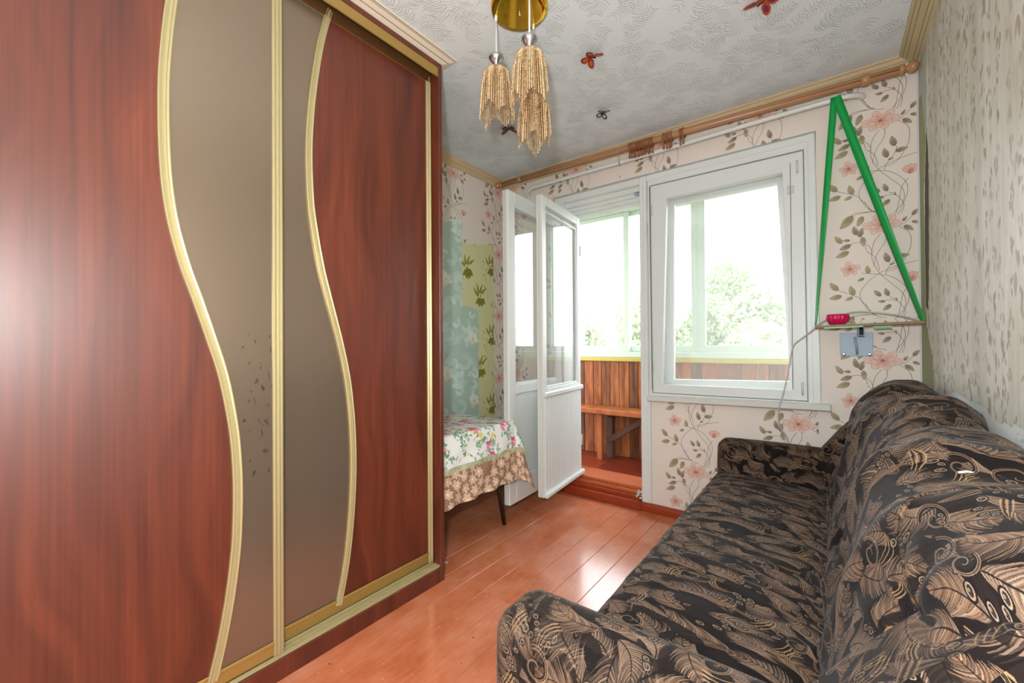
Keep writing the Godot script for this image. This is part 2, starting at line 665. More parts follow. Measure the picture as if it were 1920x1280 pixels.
func paint_fabric() -> ImageTexture:
	var c := Canvas.new(1024, 1024, Color(0.12, 0.09, 0.08))
	var rr := RandomNumberGenerator.new()
	rr.seed = 23
	var tones := [Color(0.53, 0.435, 0.36), Color(0.42, 0.33, 0.27), Color(0.60, 0.51, 0.42), Color(0.32, 0.245, 0.205), Color(0.53, 0.375, 0.25)]
	var cells := 8
	var order := range(cells * cells)
	for i in order.size():
		var j := rr.randi() % order.size()
		var tmp = order[i]
		order[i] = order[j]
		order[j] = tmp
	for id: int in order:
		var gx := id % cells
		var gy := id / cells
		var at := Vector2((gx + 0.5 * (gy % 2)) / cells, (gy + 0.5) / cells) * 1024 + Vector2(rr.randf_range(-30, 30), rr.randf_range(-30, 30))
		var dir := 0.5 + (rr.randi() % 2) * PI + rr.randf_range(-0.7, 0.7)
		var len := rr.randf_range(120, 220)
		var bend := rr.randf_range(-0.6, 0.6)
		var sp := arc2(at - Vector2(len * 0.45, 0).rotated(dir), at + Vector2(len * 0.55, 0).rotated(dir), bend, 32)
		# dark ground behind the plume, then barbs to both sides of its spine
		var halo := leaf_shape(sp[0], sp[31] + (sp[31] - sp[0]) * 0.22, 0.40, bend)
		c.poly(halo, Color(0.085, 0.064, 0.06), 0.8)
		var warm := rr.randi() % 3
		for k in 31:
			var t := k / 31.0
			var d := (sp[k + 1] - sp[k]).normalized()
			for sgn in [-1, 1]:
				var l := 76.0 * sin(PI * pow(t * 0.9 + 0.06, 0.65)) * rr.randf_range(0.75, 1.15)
				for j in 2:
					var b := sp[k] + d * j * len / 62.0
					var e: Vector2 = b + d * l * 0.8 + d.orthogonal() * sgn * l * 0.7
					c.stroke(arc2(b, e, 0.2 * sgn, 5), 3.4, 1.2, tones[(k * 3 + j * 2 + warm) % (5 if warm == 0 else 4)], rr.randf_range(0.55, 0.95))
		c.stroke(sp, 5.0, 2.0, Color(0.09, 0.07, 0.065), 0.9)
	for i in 46:
		# scrolls and eyes
		var at := Vector2(rr.randf() * 1024, rr.randf() * 1024)
		var turn := rr.randf() * TAU
		if i % 3 == 0:
			var pts := PackedVector2Array()
			var rad := rr.randf_range(30, 58)
			for k in 34:
				var t := k / 33.0
				pts.append(at + Vector2(cos(turn + t * 9.0), sin(turn + t * 9.0)) * (rad * (1.0 - t) + 4.0))
			c.stroke(pts, 13.0, 6.0, Color(0.07, 0.055, 0.052), 0.92)
			for off in 3:
				var q := PackedVector2Array()
				for k in pts.size():
					q.append(at + (pts[k] - at) * (1.05 + 0.09 * off))
				c.stroke(q, 2.6, 1.6, Color(0.64, 0.53, 0.42) if off != 1 else Color(0.36, 0.28, 0.23), 0.8)
		else:
			for k in rr.randi_range(2, 5):
				var q := at + Vector2(27 * k, 0).rotated(turn + k * 0.45)
				var rx := rr.randf_range(9, 16)
				c.blob(q, rx + 4, rx * 0.72 + 4, turn, Color(0.06, 0.048, 0.046), 0.92)
				c.blob(q, rx, rx * 0.7, turn, Color(0.62, 0.53, 0.44), 0.85)
				c.blob(q, rx * 0.72, rx * 0.45, turn, Color(0.13, 0.10, 0.09), 0.9)
				c.blob(q + Vector2(-2, -2), rx * 0.25, rx * 0.2, turn, Color(0.56, 0.48, 0.40), 0.8)
	for i in 26:
		var a := Vector2(rr.randf() * 1024, rr.randf() * 1024)
		var e: Vector2 = a + Vector2(rr.randf_range(60, 130), 0).rotated(rr.randf() * TAU)
		var bd := rr.randf_range(-0.6, 0.6)
		for k in 5:
			c.stroke(arc2(a, e + (e - a).orthogonal() * 0.07 * k, bd + 0.05 * k, 12), 1.6, 5.0, Color(0.66, 0.53, 0.38) if k % 2 == 0 else Color(0.08, 0.062, 0.058), 0.8)
	return c.texture()


func paint_mint() -> ImageTexture:
	var c := Canvas.new(512, 1024, Color(0.70, 0.79, 0.735))
	var rr := RandomNumberGenerator.new()
	rr.seed = 31
	for i in 60:
		var at := Vector2(rr.randf() * 512, rr.randf() * 1024)
		var turn := rr.randf() * TAU
		var r := rr.randf_range(34, 74)
		for ring in 4:
			var pts := PackedVector2Array()
			for k in 16:
				var t := k / 15.0
				pts.append(at + Vector2(cos(turn + t * 4.2), sin(turn + t * 4.2)) * r * (1.0 - 0.18 * ring) * (1.0 - 0.3 * t))
			c.stroke(pts, 2.6, 4.6, Color(0.86, 0.93, 0.90), 0.95)
	for q in [Vector2(60, 190), Vector2(70, 620), Vector2(330, 420), Vector2(320, 830), Vector2(90, 960)]:
		for k in 9:
			var a := k * 2.4
			c.blob(q + Vector2(cos(a), sin(a)) * (14 + 2.6 * k), 24, 17, a, Color(0.92, 0.925, 0.88) if k % 3 else Color(0.86, 0.86, 0.74), 0.9, 12, 0.15, k)
		c.blob(q, 9, 7, 0, Color(0.80, 0.76, 0.52))
	return c.texture()


func paint_lime() -> ImageTexture:
	var c := Canvas.new(512, 512, Color(0.84, 0.845, 0.64))
	var rr := RandomNumberGenerator.new()
	rr.seed = 37
	for i in 26:
		var a := Vector2(rr.randf() * 512, rr.randf() * 512)
		var b := a + Vector2(rr.randf_range(-40, 40), rr.randf_range(-90, -40))
		c.stroke(arc2(a, b, rr.randf_range(-0.6, 0.6), 9), 2.2, 1.6, Color(0.55, 0.50, 0.30), 0.8)
		for k in 2:
			c.poly(leaf_shape(b, b + Vector2(18, 0).rotated(rr.randf() * TAU), 0.25), Color(0.62, 0.58, 0.36), 0.8)
	for q in [Vector2(110, 150), Vector2(370, 110), Vector2(240, 340), Vector2(480, 390)]:
		for k in 4:
			var a := PI * 0.5 + (k - 1.5) * 0.55
			c.poly(leaf_shape(q, q + Vector2(cos(a), sin(a)) * 70, 0.26), Color(0.50, 0.50, 0.17))
		for k in 4:
			var a := -PI * 0.5 + (k - 1.5) * 0.5
			c.poly(leaf_shape(q, q + Vector2(cos(a), sin(a)) * 105, 0.10, 0.2), Color(0.55, 0.55, 0.24))
		for k in 6:
			c.blob(q + Vector2(rr.randf_range(-28, 28), rr.randf_range(-30, 0)), 9, 9, 0, Color(0.88, 0.85, 0.62))
	return c.texture()


func paint_right_paper() -> ImageTexture:
	var w := 512
	var h := 1024
	var c := Canvas.new(w, h, Color(0.85, 0.845, 0.80))
	var rr := RandomNumberGenerator.new()
	rr.seed = 41
	for i in 420:
		var p := Vector2(rr.randf() * w, rr.randf() * h)
		c.blob(p, rr.randf_range(3, 14), rr.randf_range(60, 220), 0, [Color(0.90, 0.90, 0.875), Color(0.78, 0.755, 0.68), Color(0.85, 0.84, 0.795)][i % 3], 0.22, 10)
	for i in 34:
		c.blob(Vector2(rr.randf() * w, rr.randf() * h), rr.randf_range(30, 80), rr.randf_range(120, 280), 0, Color(0.66, 0.62, 0.52) if i % 2 else Color(0.90, 0.91, 0.89), 0.13, 14, 0.1, i)
	for col in 7:
		var x := (col + 0.5) * w / 7.0
		var y := rr.randf() * 200.0
		while y < h + 120:
			x += rr.randf_range(-9, 9)
			var t := Color(0.55, 0.49, 0.42) if rr.randf() < 0.5 else Color(0.65, 0.60, 0.54)
			for k in rr.randi_range(2, 4):
				var b := Vector2(x + rr.randf_range(-18, 18), y + rr.randf_range(-16, 16))
				c.poly(leaf_shape(b, b + Vector2(rr.randf_range(-13, 13), rr.randf_range(14, 36)), 0.2), t, 0.65)
			c.blob(Vector2(x, y), 5, 9, 0, t, 0.7)
			y += rr.randf_range(30, 95)
	for i in 12:
		var q := Vector2(rr.randf() * w, rr.randf() * h)
		for k in rr.randi_range(2, 4):
			var a := PI * 0.5 + rr.randf_range(-1.0, 1.0)
			c.poly(leaf_shape(q, q + Vector2(cos(a) * 26, sin(a) * 58), 0.15, rr.randf_range(-0.2, 0.2)), Color(0.62, 0.57, 0.51), 0.65)
	return c.texture()


func paint_bare_paper() -> ImageTexture:
	var c := Canvas.new(512, 512, Color(0.87, 0.89, 0.885))
	var rr := RandomNumberGenerator.new()
	rr.seed = 43
	for i in 26:
		var at := Vector2(rr.randf() * 512, rr.randf() * 512)
		var pts := PackedVector2Array()
		for k in 14:
			var t := k / 13.0
			pts.append(at + Vector2(cos(t * 5.5), sin(t * 5.5)) * (28.0 * (1.0 - 0.7 * t)))
		for k in range(0, 13, 2):
			c.stroke(PackedVector2Array([pts[k], pts[k + 1]]), 2.6, 2.0, Color(0.42, 0.43, 0.43), 0.7)
	return c.texture()


func paint_tablecloth() -> ImageTexture:
	var c := Canvas.new(1024, 1024, Color(0.90, 0.905, 0.88))
	var rr := RandomNumberGenerator.new()
	rr.seed = 47
	for i in 130:
		var a := Vector2(rr.randf() * 1024, rr.randf() * 1024)
		var b := a + Vector2(rr.randf_range(50, 110), 0).rotated(rr.randf() * TAU)
		c.stroke(arc2(a, b, 0.25, 7), 4, 3, Color(0.40, 0.56, 0.42), 0.85)
		for k in 5:
			var p := a.lerp(b, k / 4.0)
			var l := rr.randf_range(26, 48)
			c.poly(leaf_shape(p, p + Vector2(l, 0).rotated(rr.randf() * TAU), 0.22), [Color(0.42, 0.60, 0.45), Color(0.55, 0.68, 0.55), Color(0.33, 0.48, 0.36)][k % 3], 0.9)
	for i in 70:
		var q := Vector2(rr.randf() * 1024, rr.randf() * 1024)
		if i % 5 < 2:
			for k in 9:
				var a := k * 2.4
				c.blob(q + Vector2(cos(a), sin(a)) * (30 - 3 * k), 26 - 1.6 * k, 20 - 1.4 * k, a, [Color(0.86, 0.50, 0.62), Color(0.78, 0.28, 0.46), Color(0.92, 0.66, 0.74)][k % 3], 0.95)
		elif i % 5 == 2:
			for k in 5:
				var a := k * TAU / 5
				c.blob(q + Vector2(cos(a), sin(a)) * 17, 15, 10, a, Color(0.93, 0.84, 0.40))
			c.blob(q, 8, 8, 0, Color(0.86, 0.58, 0.20))
		else:
			for k in 3:
				c.blob(q + Vector2(rr.randf_range(-20, 20), rr.randf_range(-20, 20)), 10, 8, 0, [Color(0.90, 0.60, 0.70), Color(0.88, 0.86, 0.55), Color(0.80, 0.72, 0.80)][k], 0.9)
	return c.texture()


func paint_lace() -> ImageTexture:
	var c := Canvas.new(1024, 1024, Color(0.55, 0.42, 0.33))
	var rr := RandomNumberGenerator.new()
	rr.seed = 53
	for i in 34:
		for k in 34:
			c.blob(Vector2(i * 30 + 15, k * 30 + 15), 13, 13, 0, Color(0.62, 0.49, 0.40), 0.8, 8)
	for i in 44:
		var q := Vector2((i % 7) * 146 + (70 if (i / 7) % 2 else 0), (i / 7) * 146 + rr.randf_range(-20, 20))
		var turn := rr.randf() * TAU
		for k in 7:
			var a := turn + k * TAU / 7
			var sh := leaf_shape(q, q + Vector2(cos(a), sin(a)) * rr.randf_range(60, 86), 0.24, 0.1)
			c.poly(sh, Color(0.80, 0.67, 0.56), 0.95)
			sh.append(sh[0])
			c.stroke(sh, 5, 5, Color(0.93, 0.83, 0.73), 0.95)
		c.stroke(arc2(q, q + Vector2(140, 0).rotated(turn + 0.4), 0.4, 10), 6, 5, Color(0.90, 0.79, 0.68), 0.95)
		c.blob(q, 15, 15, 0, Color(0.93, 0.83, 0.73))
	return c.texture()


func paint_bronze() -> ImageTexture:
	# satin bronze sheet with a few greasy smudges near the handle
	var c := Canvas.new(512, 1024, Color(0.565, 0.50, 0.43))
	var rr := RandomNumberGenerator.new()
	rr.seed = 59
	for i in 40:
		var p := Vector2(462 + rr.randfn(0, 22), 712 + rr.randfn(0, 48))
		c.blob(p, rr.randf_range(2, 6), rr.randf_range(1, 3.4), rr.randf() * 3, Color(0.24, 0.20, 0.17), rr.randf_range(0.15, 0.6), 9, 0.2, i)
	for i in 14:
		var a := Vector2(rr.randf() * 512, rr.randf() * 1024)
		c.stroke(arc2(a, a + Vector2(rr.randf_range(10, 30), rr.randf_range(-14, 14)), 0.3, 5), 1.2, 0.8, Color(0.60, 0.54, 0.47), 0.5)
	return c.texture()


func paint_floor() -> ImageTexture:
	var w := 512
	var h := 1024
	var n1 := noise(61, 1.0, 4)
	var n2 := noise(62, 1.0, 3)
	var b := PackedByteArray()
	b.resize(w * h * 3)
	var cols := [Color(0.69, 0.37, 0.225), Color(0.76, 0.435, 0.29), Color(0.79, 0.49, 0.36), Color(0.80, 0.56, 0.47)]
	for y in h:
		for x in w:
			var u := float(x) / w
			var v := float(y) / h
			var t := 0.42 + 0.5 * n1.get_noise_2d(u * 5, v * 5) + 0.18 * n2.get_noise_2d(u * 60, v * 12)
			var c := ramp(cols, t)
			var i := (y * w + x) * 3
			b[i] = int(c.r * 255)
			b[i + 1] = int(c.g * 255)
			b[i + 2] = int(c.b * 255)
	var cv := Canvas.new(4, 4, Color.WHITE)
	cv.w = w
	cv.h = h
	cv.d = b
	var rr := RandomNumberGenerator.new()
	rr.seed = 67
	for i in 130:
		var p := Vector2(rr.randf() * w, rr.randf() * h)
		cv.blob(p, rr.randf_range(0.6, 1.8), rr.randf_range(0.6, 2.4), rr.randf() * 3, Color(0.86, 0.74, 0.66) if i % 3 else Color(0.2, 0.1, 0.07), 0.8, 7, 0.3, i)
	return cv.texture()


# ==================================================================== materials
func mat(col: Color, rough := 0.6, metal := 0.0) -> StandardMaterial3D:
	var m := StandardMaterial3D.new()
	m.albedo_color = col
	m.roughness = rough
	m.metallic = metal
	return m


func mat_tex(tex: Texture2D, rough: float, tri_scale := 0.0) -> StandardMaterial3D:
	var m := mat(Color.WHITE, rough)
	m.albedo_texture = tex
	if tri_scale > 0.0:
		m.uv1_triplanar = true
		m.uv1_world_triplanar = true
		m.uv1_scale = Vector3(tri_scale, tri_scale, tri_scale)
	return m


func make_materials() -> void:
	M.paper = mat_tex(paint_flower_paper(), 0.62)
	var ce := paint_ceiling()
	M.ceiling = mat_tex(ce[0], 0.85)
	M.ceiling.normal_enabled = true
	M.ceiling.normal_texture = ce[1]
	M.ceiling.normal_scale = 0.8
	M.white = mat(Color(0.86, 0.88, 0.87), 0.38)
	M.white_old = mat(Color(0.82, 0.82, 0.79), 0.42)
	M.ledge = mat(Color(0.66, 0.67, 0.66), 0.6)
	M.gap = mat(Color(0.22, 0.22, 0.21), 0.8)
	M.plaster = mat(Color(0.80, 0.80, 0.78), 0.85)
	M.strip = mat(Color(0.80, 0.81, 0.82), 0.75)
	M.cornice = mat(Color(0.80, 0.71, 0.56), 0.5)
	M.cornice_green = mat(Color(0.74, 0.70, 0.54), 0.5)
	M.cornice_pale = mat(Color(0.86, 0.83, 0.76), 0.5)
	M.cornice_line = mat(Color(0.58, 0.44, 0.30), 0.5)
	var wood := paint_wood(512, 1024, [Color(0.275, 0.12, 0.078), Color(0.345, 0.155, 0.098), Color(0.40, 0.182, 0.112), Color(0.46, 0.225, 0.14)], 71, 16.0, 1.4, 0.24)
	M.mahogany = mat_tex(wood, 0.40, 0.62)
	M.mahogany.metallic_specular = 0.55
	M.mahogany.uv1_scale = Vector3(0.6, 0.38, 0.6)
	M.mahogany.uv1_offset = Vector3(0.0, 0.02, -0.12)
	M.bronze = mat_tex(paint_bronze(), 0.30)
	M.bronze.metallic = 0.7
	M.gold = mat(Color(0.72, 0.67, 0.50), 0.42, 0.45)
	M.gold_deep = mat(Color(0.68, 0.56, 0.31), 0.38, 0.5)
	M.track_dark = mat(Color(0.36, 0.24, 0.13), 0.45, 0.3)
	M.brass = mat(Color(0.86, 0.66, 0.20), 0.10, 1.0)
	M.chrome = mat(Color(0.80, 0.80, 0.82), 0.12, 1.0)
	M.steel = mat(Color(0.60, 0.66, 0.71), 0.5, 0.15)
	M.floor = mat_tex(paint_floor(), 0.2, 1.0)
	M.floor.uv1_scale = Vector3(0.7, 0.7, 0.7)
	M.floor.clearcoat_enabled = true
	M.floor.clearcoat = 0.4
	M.floor.clearcoat_roughness = 0.13
	M.floor_red = mat(Color(0.50, 0.19, 0.13), 0.34)
	M.red_paint = mat(Color(0.60, 0.23, 0.11), 0.36)
	M.orange_paint = mat(Color(0.72, 0.36, 0.20), 0.36)
	M.plank = []
	var pw := paint_wood(256, 1024, [Color(0.34, 0.18, 0.10), Color(0.52, 0.29, 0.15), Color(0.66, 0.40, 0.21), Color(0.74, 0.49, 0.29)], 83, 5.0, 2.4, 0.22)
	for k in 4:
		var pm := mat_tex(pw, 0.5, 1.0)
		pm.uv1_scale = Vector3(2.6, 0.9, 2.6)
		pm.uv1_offset = Vector3(0.31 * k, 0.17 * k, 0.23 * k)
		pm.albedo_color = [Color(1, 1, 1), Color(0.82, 0.82, 0.82), Color(1, 0.94, 0.86), Color(0.70, 0.70, 0.72)][k]
		M.plank.append(pm)
	M.rail_yellow = mat(Color(0.76, 0.70, 0.36), 0.6)
	M.bench = mat_tex(paint_wood(256, 512, [Color(0.56, 0.30, 0.15), Color(0.70, 0.40, 0.22), Color(0.76, 0.47, 0.28)], 97, 6.0, 1.5, 0.2), 0.5, 1.5)
	M.bench_dark = mat(Color(0.36, 0.26, 0.20), 0.7)
	M.frame_green = mat(Color(0.80, 0.87, 0.82), 0.45)
	M.glass = mat(Color(0.95, 1.0, 0.98, 0.06), 0.02)
	M.glass.transparency = BaseMaterial3D.TRANSPARENCY_ALPHA
	M.clear = mat(Color(0.9, 0.95, 0.93, 0.30), 0.04)
	M.clear.transparency = BaseMaterial3D.TRANSPARENCY_ALPHA
	var fab := paint_fabric()
	M.fabric = mat_tex(fab, 0.8)
	M.fabric.metallic_specular = 0.25
	M.fabric.rim_enabled = true
	M.fabric.rim = 0.08
	M.fabric.rim_tint = 0.6
	M.fabric_tri = mat_tex(fab, 0.8, 1.7)
	M.fabric_tri.metallic_specular = 0.25
	M.fabric_tri.rim_enabled = true
	M.fabric_tri.rim = 0.08
	M.fabric_tri.rim_tint = 0.6
	M.dark_wood = mat(Color(0.13, 0.075, 0.055), 0.4)
	M.mint = mat_tex(paint_mint(), 0.55)
	M.lime = mat_tex(paint_lime(), 0.6)
	M.right_paper = mat_tex(paint_right_paper(), 0.42)
	M.bare = mat_tex(paint_bare_paper(), 0.6)
	M.torn_green = mat(Color(0.62, 0.64, 0.48), 0.7)
	M.torn_dark = mat(Color(0.36, 0.34, 0.29), 0.8)
	M.torn_pale = mat(Color(0.74, 0.76, 0.71), 0.8)
	M.cloth = mat_tex(paint_tablecloth(), 0.7)
	M.lace = mat_tex(paint_lace(), 0.85)
	M.fringe = mat(Color(0.80, 0.85, 0.70), 0.8)
	M.rod_wood = mat(Color(0.69, 0.51, 0.36), 0.32)
	M.ring_wood = mat(Color(0.58, 0.36, 0.23), 0.4)
	M.pipe = mat(Color(0.86, 0.87, 0.85), 0.35)
	M.tape = mat(Color(0.0, 0.62, 0.28), 0.38)
	M.tape.backlight_enabled = true
	M.tape.backlight = Color(0.0, 0.18, 0.07)
	M.tape_pale = mat(Color(0.40, 0.74, 0.52), 0.4)
	M.board_edge = mat(Color(0.60, 0.45, 0.32), 0.6)
	M.pink = mat(Color(0.80, 0.03, 0.32), 0.25)
	M.cord = mat(Color(0.74, 0.74, 0.71), 0.5)
	M.black = mat(Color(0.03, 0.03, 0.03), 0.6)
	M.bead = mat(Color.WHITE, 0.25, 0.6)
	M.bead.vertex_color_use_as_albedo = true
	M.bead_glass = mat(Color(0.93, 0.80, 0.58), 0.15, 0.35)
	M.beadcore = mat(Color(0.66, 0.44, 0.20), 0.4, 0.5)
	M.wing_orange = mat(Color(0.68, 0.22, 0.07), 0.4)
	M.wing_amber = mat(Color(0.74, 0.36, 0.10), 0.4)
	M.wing_red = mat(Color(0.55, 0.10, 0.09), 0.4)
	M.wing_dark = mat(Color(0.09, 0.08, 0.075), 0.4)
	M.wing_brown = mat(Color(0.20, 0.07, 0.06), 0.4)
	M.wing_pale = mat(Color(0.72, 0.75, 0.70), 0.4)
	M.wing_purple = mat(Color(0.42, 0.05, 0.22), 0.35)
	M.bark = mat(Color(0.28, 0.23, 0.18), 0.9)
	M.leaf = mat(Color(0.58, 0.63, 0.50), 0.7)
	M.leaf.backlight_enabled = true
	M.leaf.backlight = Color(0.30, 0.42, 0.22)
	M.leaf_b = mat(Color(0.62, 0.66, 0.54), 0.7)
	M.leaf_b.backlight_enabled = true
	M.leaf_b.backlight = Color(0.34, 0.44, 0.26)
	M.ground = mat(Color(0.36, 0.42, 0.28), 0.95)
	M.chip = mat(Color(0.86, 0.84, 0.80), 0.7)


# ==================================================================== the room
func wall_rect_back(st: SurfaceTool, x0: float, y0: float, x1: float, y1: float, ox: float, oy: float) -> void:
	var f := func(x: float, y: float) -> Vector2: return Vector2((x - ox) / PERIOD_X + 0.5, (oy - y) / PERIOD_Y + 300.0 / 1024.0)
	quad(st, Vector3(x0, y0, BACK), Vector3(x1, y0, BACK), Vector3(x1, y1, BACK), Vector3(x0, y1, BACK), f.call(x0, y0), f.call(x1, y0), f.call(x1, y1), f.call(x0, y1))


func sheet(st: SurfaceTool, pts: PackedVector2Array, xf: Transform3D, t: float, us: float, uo: float, vs: float, vo: float) -> void:
	# a torn sheet of paper t thick, printed by local x,y
	var idx := Geometry2D.triangulate_polygon(pts)
	for i in range(0, idx.size(), 3):
		var k := [idx[i], idx[i + 1], idx[i + 2]]
		if (pts[k[1]] - pts[k[0]]).cross(pts[k[2]] - pts[k[0]]) > 0:
			k.reverse()
		for j: int in k:
			st.set_uv(Vector2(pts[j].x * us + uo, -pts[j].y * vs + vo))
			st.add_vertex(xf * Vector3(pts[j].x, pts[j].y, t))
	for i in pts.size():
		var p := pts[i]
		var q := pts[(i + 1) % pts.size()]
		var u := Vector2(p.x * us + uo, -p.y * vs + vo)
		quad(st, xf * Vector3(p.x, p.y, 0), xf * Vector3(q.x, q.y, 0), xf * Vector3(q.x, q.y, t), xf * Vector3(p.x, p.y, t), u, u, u, u)


func jag(pts: Array, step: float, amp: float, seed_: int) -> PackedVector2Array:
	# roughens the torn edge between points whose third value is 1
	var rr := RandomNumberGenerator.new()
	rr.seed = seed_
	var out := PackedVector2Array()
	for i in pts.size():
		var a: Vector3 = pts[i]
		var b: Vector3 = pts[(i + 1) % pts.size()]
		var p := Vector2(a.x, a.y)
		var q := Vector2(b.x, b.y)
		out.append(p)
		if a.z > 0.5:
			var n := int(p.distance_to(q) / step)
			for k in range(1, n):
				out.append(p.lerp(q, float(k) / n) + (q - p).normalized().orthogonal() * rr.randf_range(-amp, amp))
	return out


func build_shell() -> void:
	# floor boards that run towards the window
	var fl := struct_node("floor", "orange-brown painted board floor with worn glossy patches", "floor")
	var seams := [RIGHT + 0.01, 0.245, 0.125, 0.005, -0.112, -0.225, -0.34, -0.455, -0.565, -0.68, -0.787, -0.892, -1.02, -1.155, -1.278, -1.395, -1.51, -1.632, -1.75, -1.87, -1.99, -2.11, LEFT]
	for i in seams.size() - 1:
		var st := begin()
		var y := rng.randf_range(-0.0012, 0.0)
		box(st, Vector3(seams[i + 1] + 0.0006, -0.05, BACK), Vector3(seams[i] - 0.0006, y, FRONT), 0.0012)
		var b := put("floor_board", st, M.floor, fl)
		b.position.y = 0.0
	var sub := begin()
	box(sub, Vector3(LEFT - 0.2, -0.2, BACK - 0.27), Vector3(RIGHT + 0.2, -0.05, FRONT + 0.2))
	put("subfloor", sub, M.gap, fl)

	var st := begin()
	box(st, Vector3(LEFT - 0.2, CEIL + 0.004, BACK - 0.27), Vector3(RIGHT + 0.2, CEIL + 0.2, FRONT + 0.2))
	var k := 1.0 / 1.25
	quad(st, Vector3(LEFT, CEIL, BACK), Vector3(RIGHT, CEIL, BACK), Vector3(RIGHT, CEIL, FRONT), Vector3(LEFT, CEIL, FRONT), Vector2(LEFT, BACK) * k, Vector2(RIGHT, BACK) * k, Vector2(RIGHT, FRONT) * k, Vector2(LEFT, FRONT) * k)
	struct("ceiling", st, M.ceiling, "pale grey ceiling papered with embossed feathery swirls", "ceiling")

	# back wall round the balcony door and the window
	st = begin()
	var zb := BACK - 0.25
	var zf := BACK - 0.002
	box(st, Vector3(LEFT - 0.2, 0, zb), Vector3(-1.68, CEIL, zf))
	box(st, Vector3(-1.68, 2.26, zb), Vector3(RIGHT + 0.2, CEIL, zf))
	box(st, Vector3(-0.06, 0, zb), Vector3(RIGHT + 0.2, 2.26, zf))
	box(st, Vector3(-0.97, 0, zb), Vector3(-0.06, 0.79, zf))
	wall_rect_back(st, LEFT, 0, -1.68, CEIL, -2.118, 2.461)
	wall_rect_back(st, -1.68, 2.262, -1.17, CEIL, -1.523, 2.449)
	wall_rect_back(st, -1.17, 2.262, -0.60, CEIL, -0.884, 2.452)
	wall_rect_back(st, -0.60, 2.262, -0.06, CEIL, -0.318, 2.444)
	wall_rect_back(st, -0.06, 1.245, 0.34, CEIL, 0.205, 2.244)
	wall_rect_back(st, -0.06, 0, 0.34, 1.245, 0.202, 1.035)
	wall_rect_back(st, -0.97, 0, -0.40, 0.79, -0.688, 0.315)
	wall_rect_back(st, -0.40, 0, -0.06, 0.79, -0.151, 0.677)
	var wb := struct("wall_back", st, M.paper, "window wall in cream paper with salmon flowers and grey-brown vines", "wall")
	st = begin()
	box(st, Vector3(0.336, 0, BACK - 0.001), Vector3(RIGHT, 2.47, BACK + 0.0012))
	put("bare_strip", st, M.strip, wb)

	# left wall: flower paper, with patches of two older papers where it was stripped
	st = begin()
	box(st, Vector3(LEFT - 0.2, 0, BACK), Vector3(LEFT - 0.002, CEIL, FRONT + 0.2))
	var fu := func(z: float, y: float) -> Vector2: return Vector2((-z - 2.203) / PERIOD_X + 0.5, (2.416 - y) / PERIOD_Y + 300.0 / 1024.0)
	quad(st, Vector3(LEFT, 0, FRONT), Vector3(LEFT, 0, BACK), Vector3(LEFT, CEIL, BACK), Vector3(LEFT, CEIL, FRONT), fu.call(FRONT, 0.0), fu.call(BACK, 0.0), fu.call(BACK, CEIL), fu.call(FRONT, CEIL))
	var wl := struct("wall_left", st, M.paper, "left wall in flowered paper with patches of older paper showing", "wall")
	var lx := Transform3D(Basis(Vector3(0, 0, -1), Vector3(0, 1, 0), Vector3(1, 0, 0)), Vector3(LEFT, 0, 0))
	st = begin()
	sheet(st, jag([Vector3(1.42, 0.2, 0), Vector3(2.667, 0.2, 0), Vector3(2.660, 1.965, 1), Vector3(2.475, 1.93, 1), Vector3(2.29, 1.905, 0), Vector3(1.42, 1.9, 0)], 0.03, 0.003, 1), lx, 0.0008, 1.75, 0.1, 1.75, 0.3)
	put("lime_paper_patch", st, M.lime, wl).set_meta("label", "yellow-green patch of older wallpaper with olive leaves")
	st = begin()
	sheet(st, jag([Vector3(1.42, 0.2, 0), Vector3(2.467, 0.2, 0), Vector3(2.472, 1.43, 1), Vector3(2.288, 1.42, 0), Vector3(2.291, 2.095, 1), Vector3(2.10, 2.05, 1), Vector3(1.42, 1.95, 0)], 0.03, 0.003, 2), lx, 0.0016, 1.72, -0.02, 0.86, 0.2)
	put("mint_paper_patch", st, M.mint, wl).set_meta("label", "mint-green patch of older wallpaper with white swirls")

	# right wall: bare base sheet with the faded brown-leaf paper torn off along the bottom
	st = begin()
	box(st, Vector3(RIGHT + 0.002, 0, BACK - 0.25), Vector3(RIGHT + 0.2, CEIL, FRONT + 0.2))
	quad(st, Vector3(RIGHT, 0, BACK), Vector3(RIGHT, 0, FRONT), Vector3(RIGHT, CEIL, FRONT), Vector3(RIGHT, CEIL, BACK), Vector2(BACK, 0) * 2.2, Vector2(FRONT, 0) * 2.2, Vector2(FRONT, -CEIL) * 2.2, Vector2(BACK, -CEIL) * 2.2)
	var wr := struct("wall_right", st, M.bare, "right wall of bare white base paper behind the sofa back", "wall")
	var rx := Transform3D(Basis(Vector3(0, 0, 1), Vector3(0, 1, 0), Vector3(-1, 0, 0)), Vector3(RIGHT, 0, 0))
	st = begin()
	sheet(st, jag([Vector3(-2.66, 0.93, 1), Vector3(-2.33, 0.94, 1), Vector3(-2.27, 0.925, 1), Vector3(-2.12, 0.95, 1), Vector3(-1.92, 0.94, 1), Vector3(-1.77, 0.94, 1), Vector3(-1.64, 0.915, 1), Vector3(-1.5, 0.93, 1), Vector3(-0.9, 0.90, 1), Vector3(FRONT, 0.92, 0), Vector3(FRONT, CEIL, 0), Vector3(-2.56, CEIL, 1), Vector3(-2.55, 2.1, 1), Vector3(-2.58, 1.5, 1)], 0.022, 0.006, 3), rx, 0.001, 1.75, 0.0, 0.9, 0.0)
	put("leaf_paper", st, M.right_paper, wr).set_meta("label", "faded cream paper with trailing grey-brown leaves, torn along the bottom")
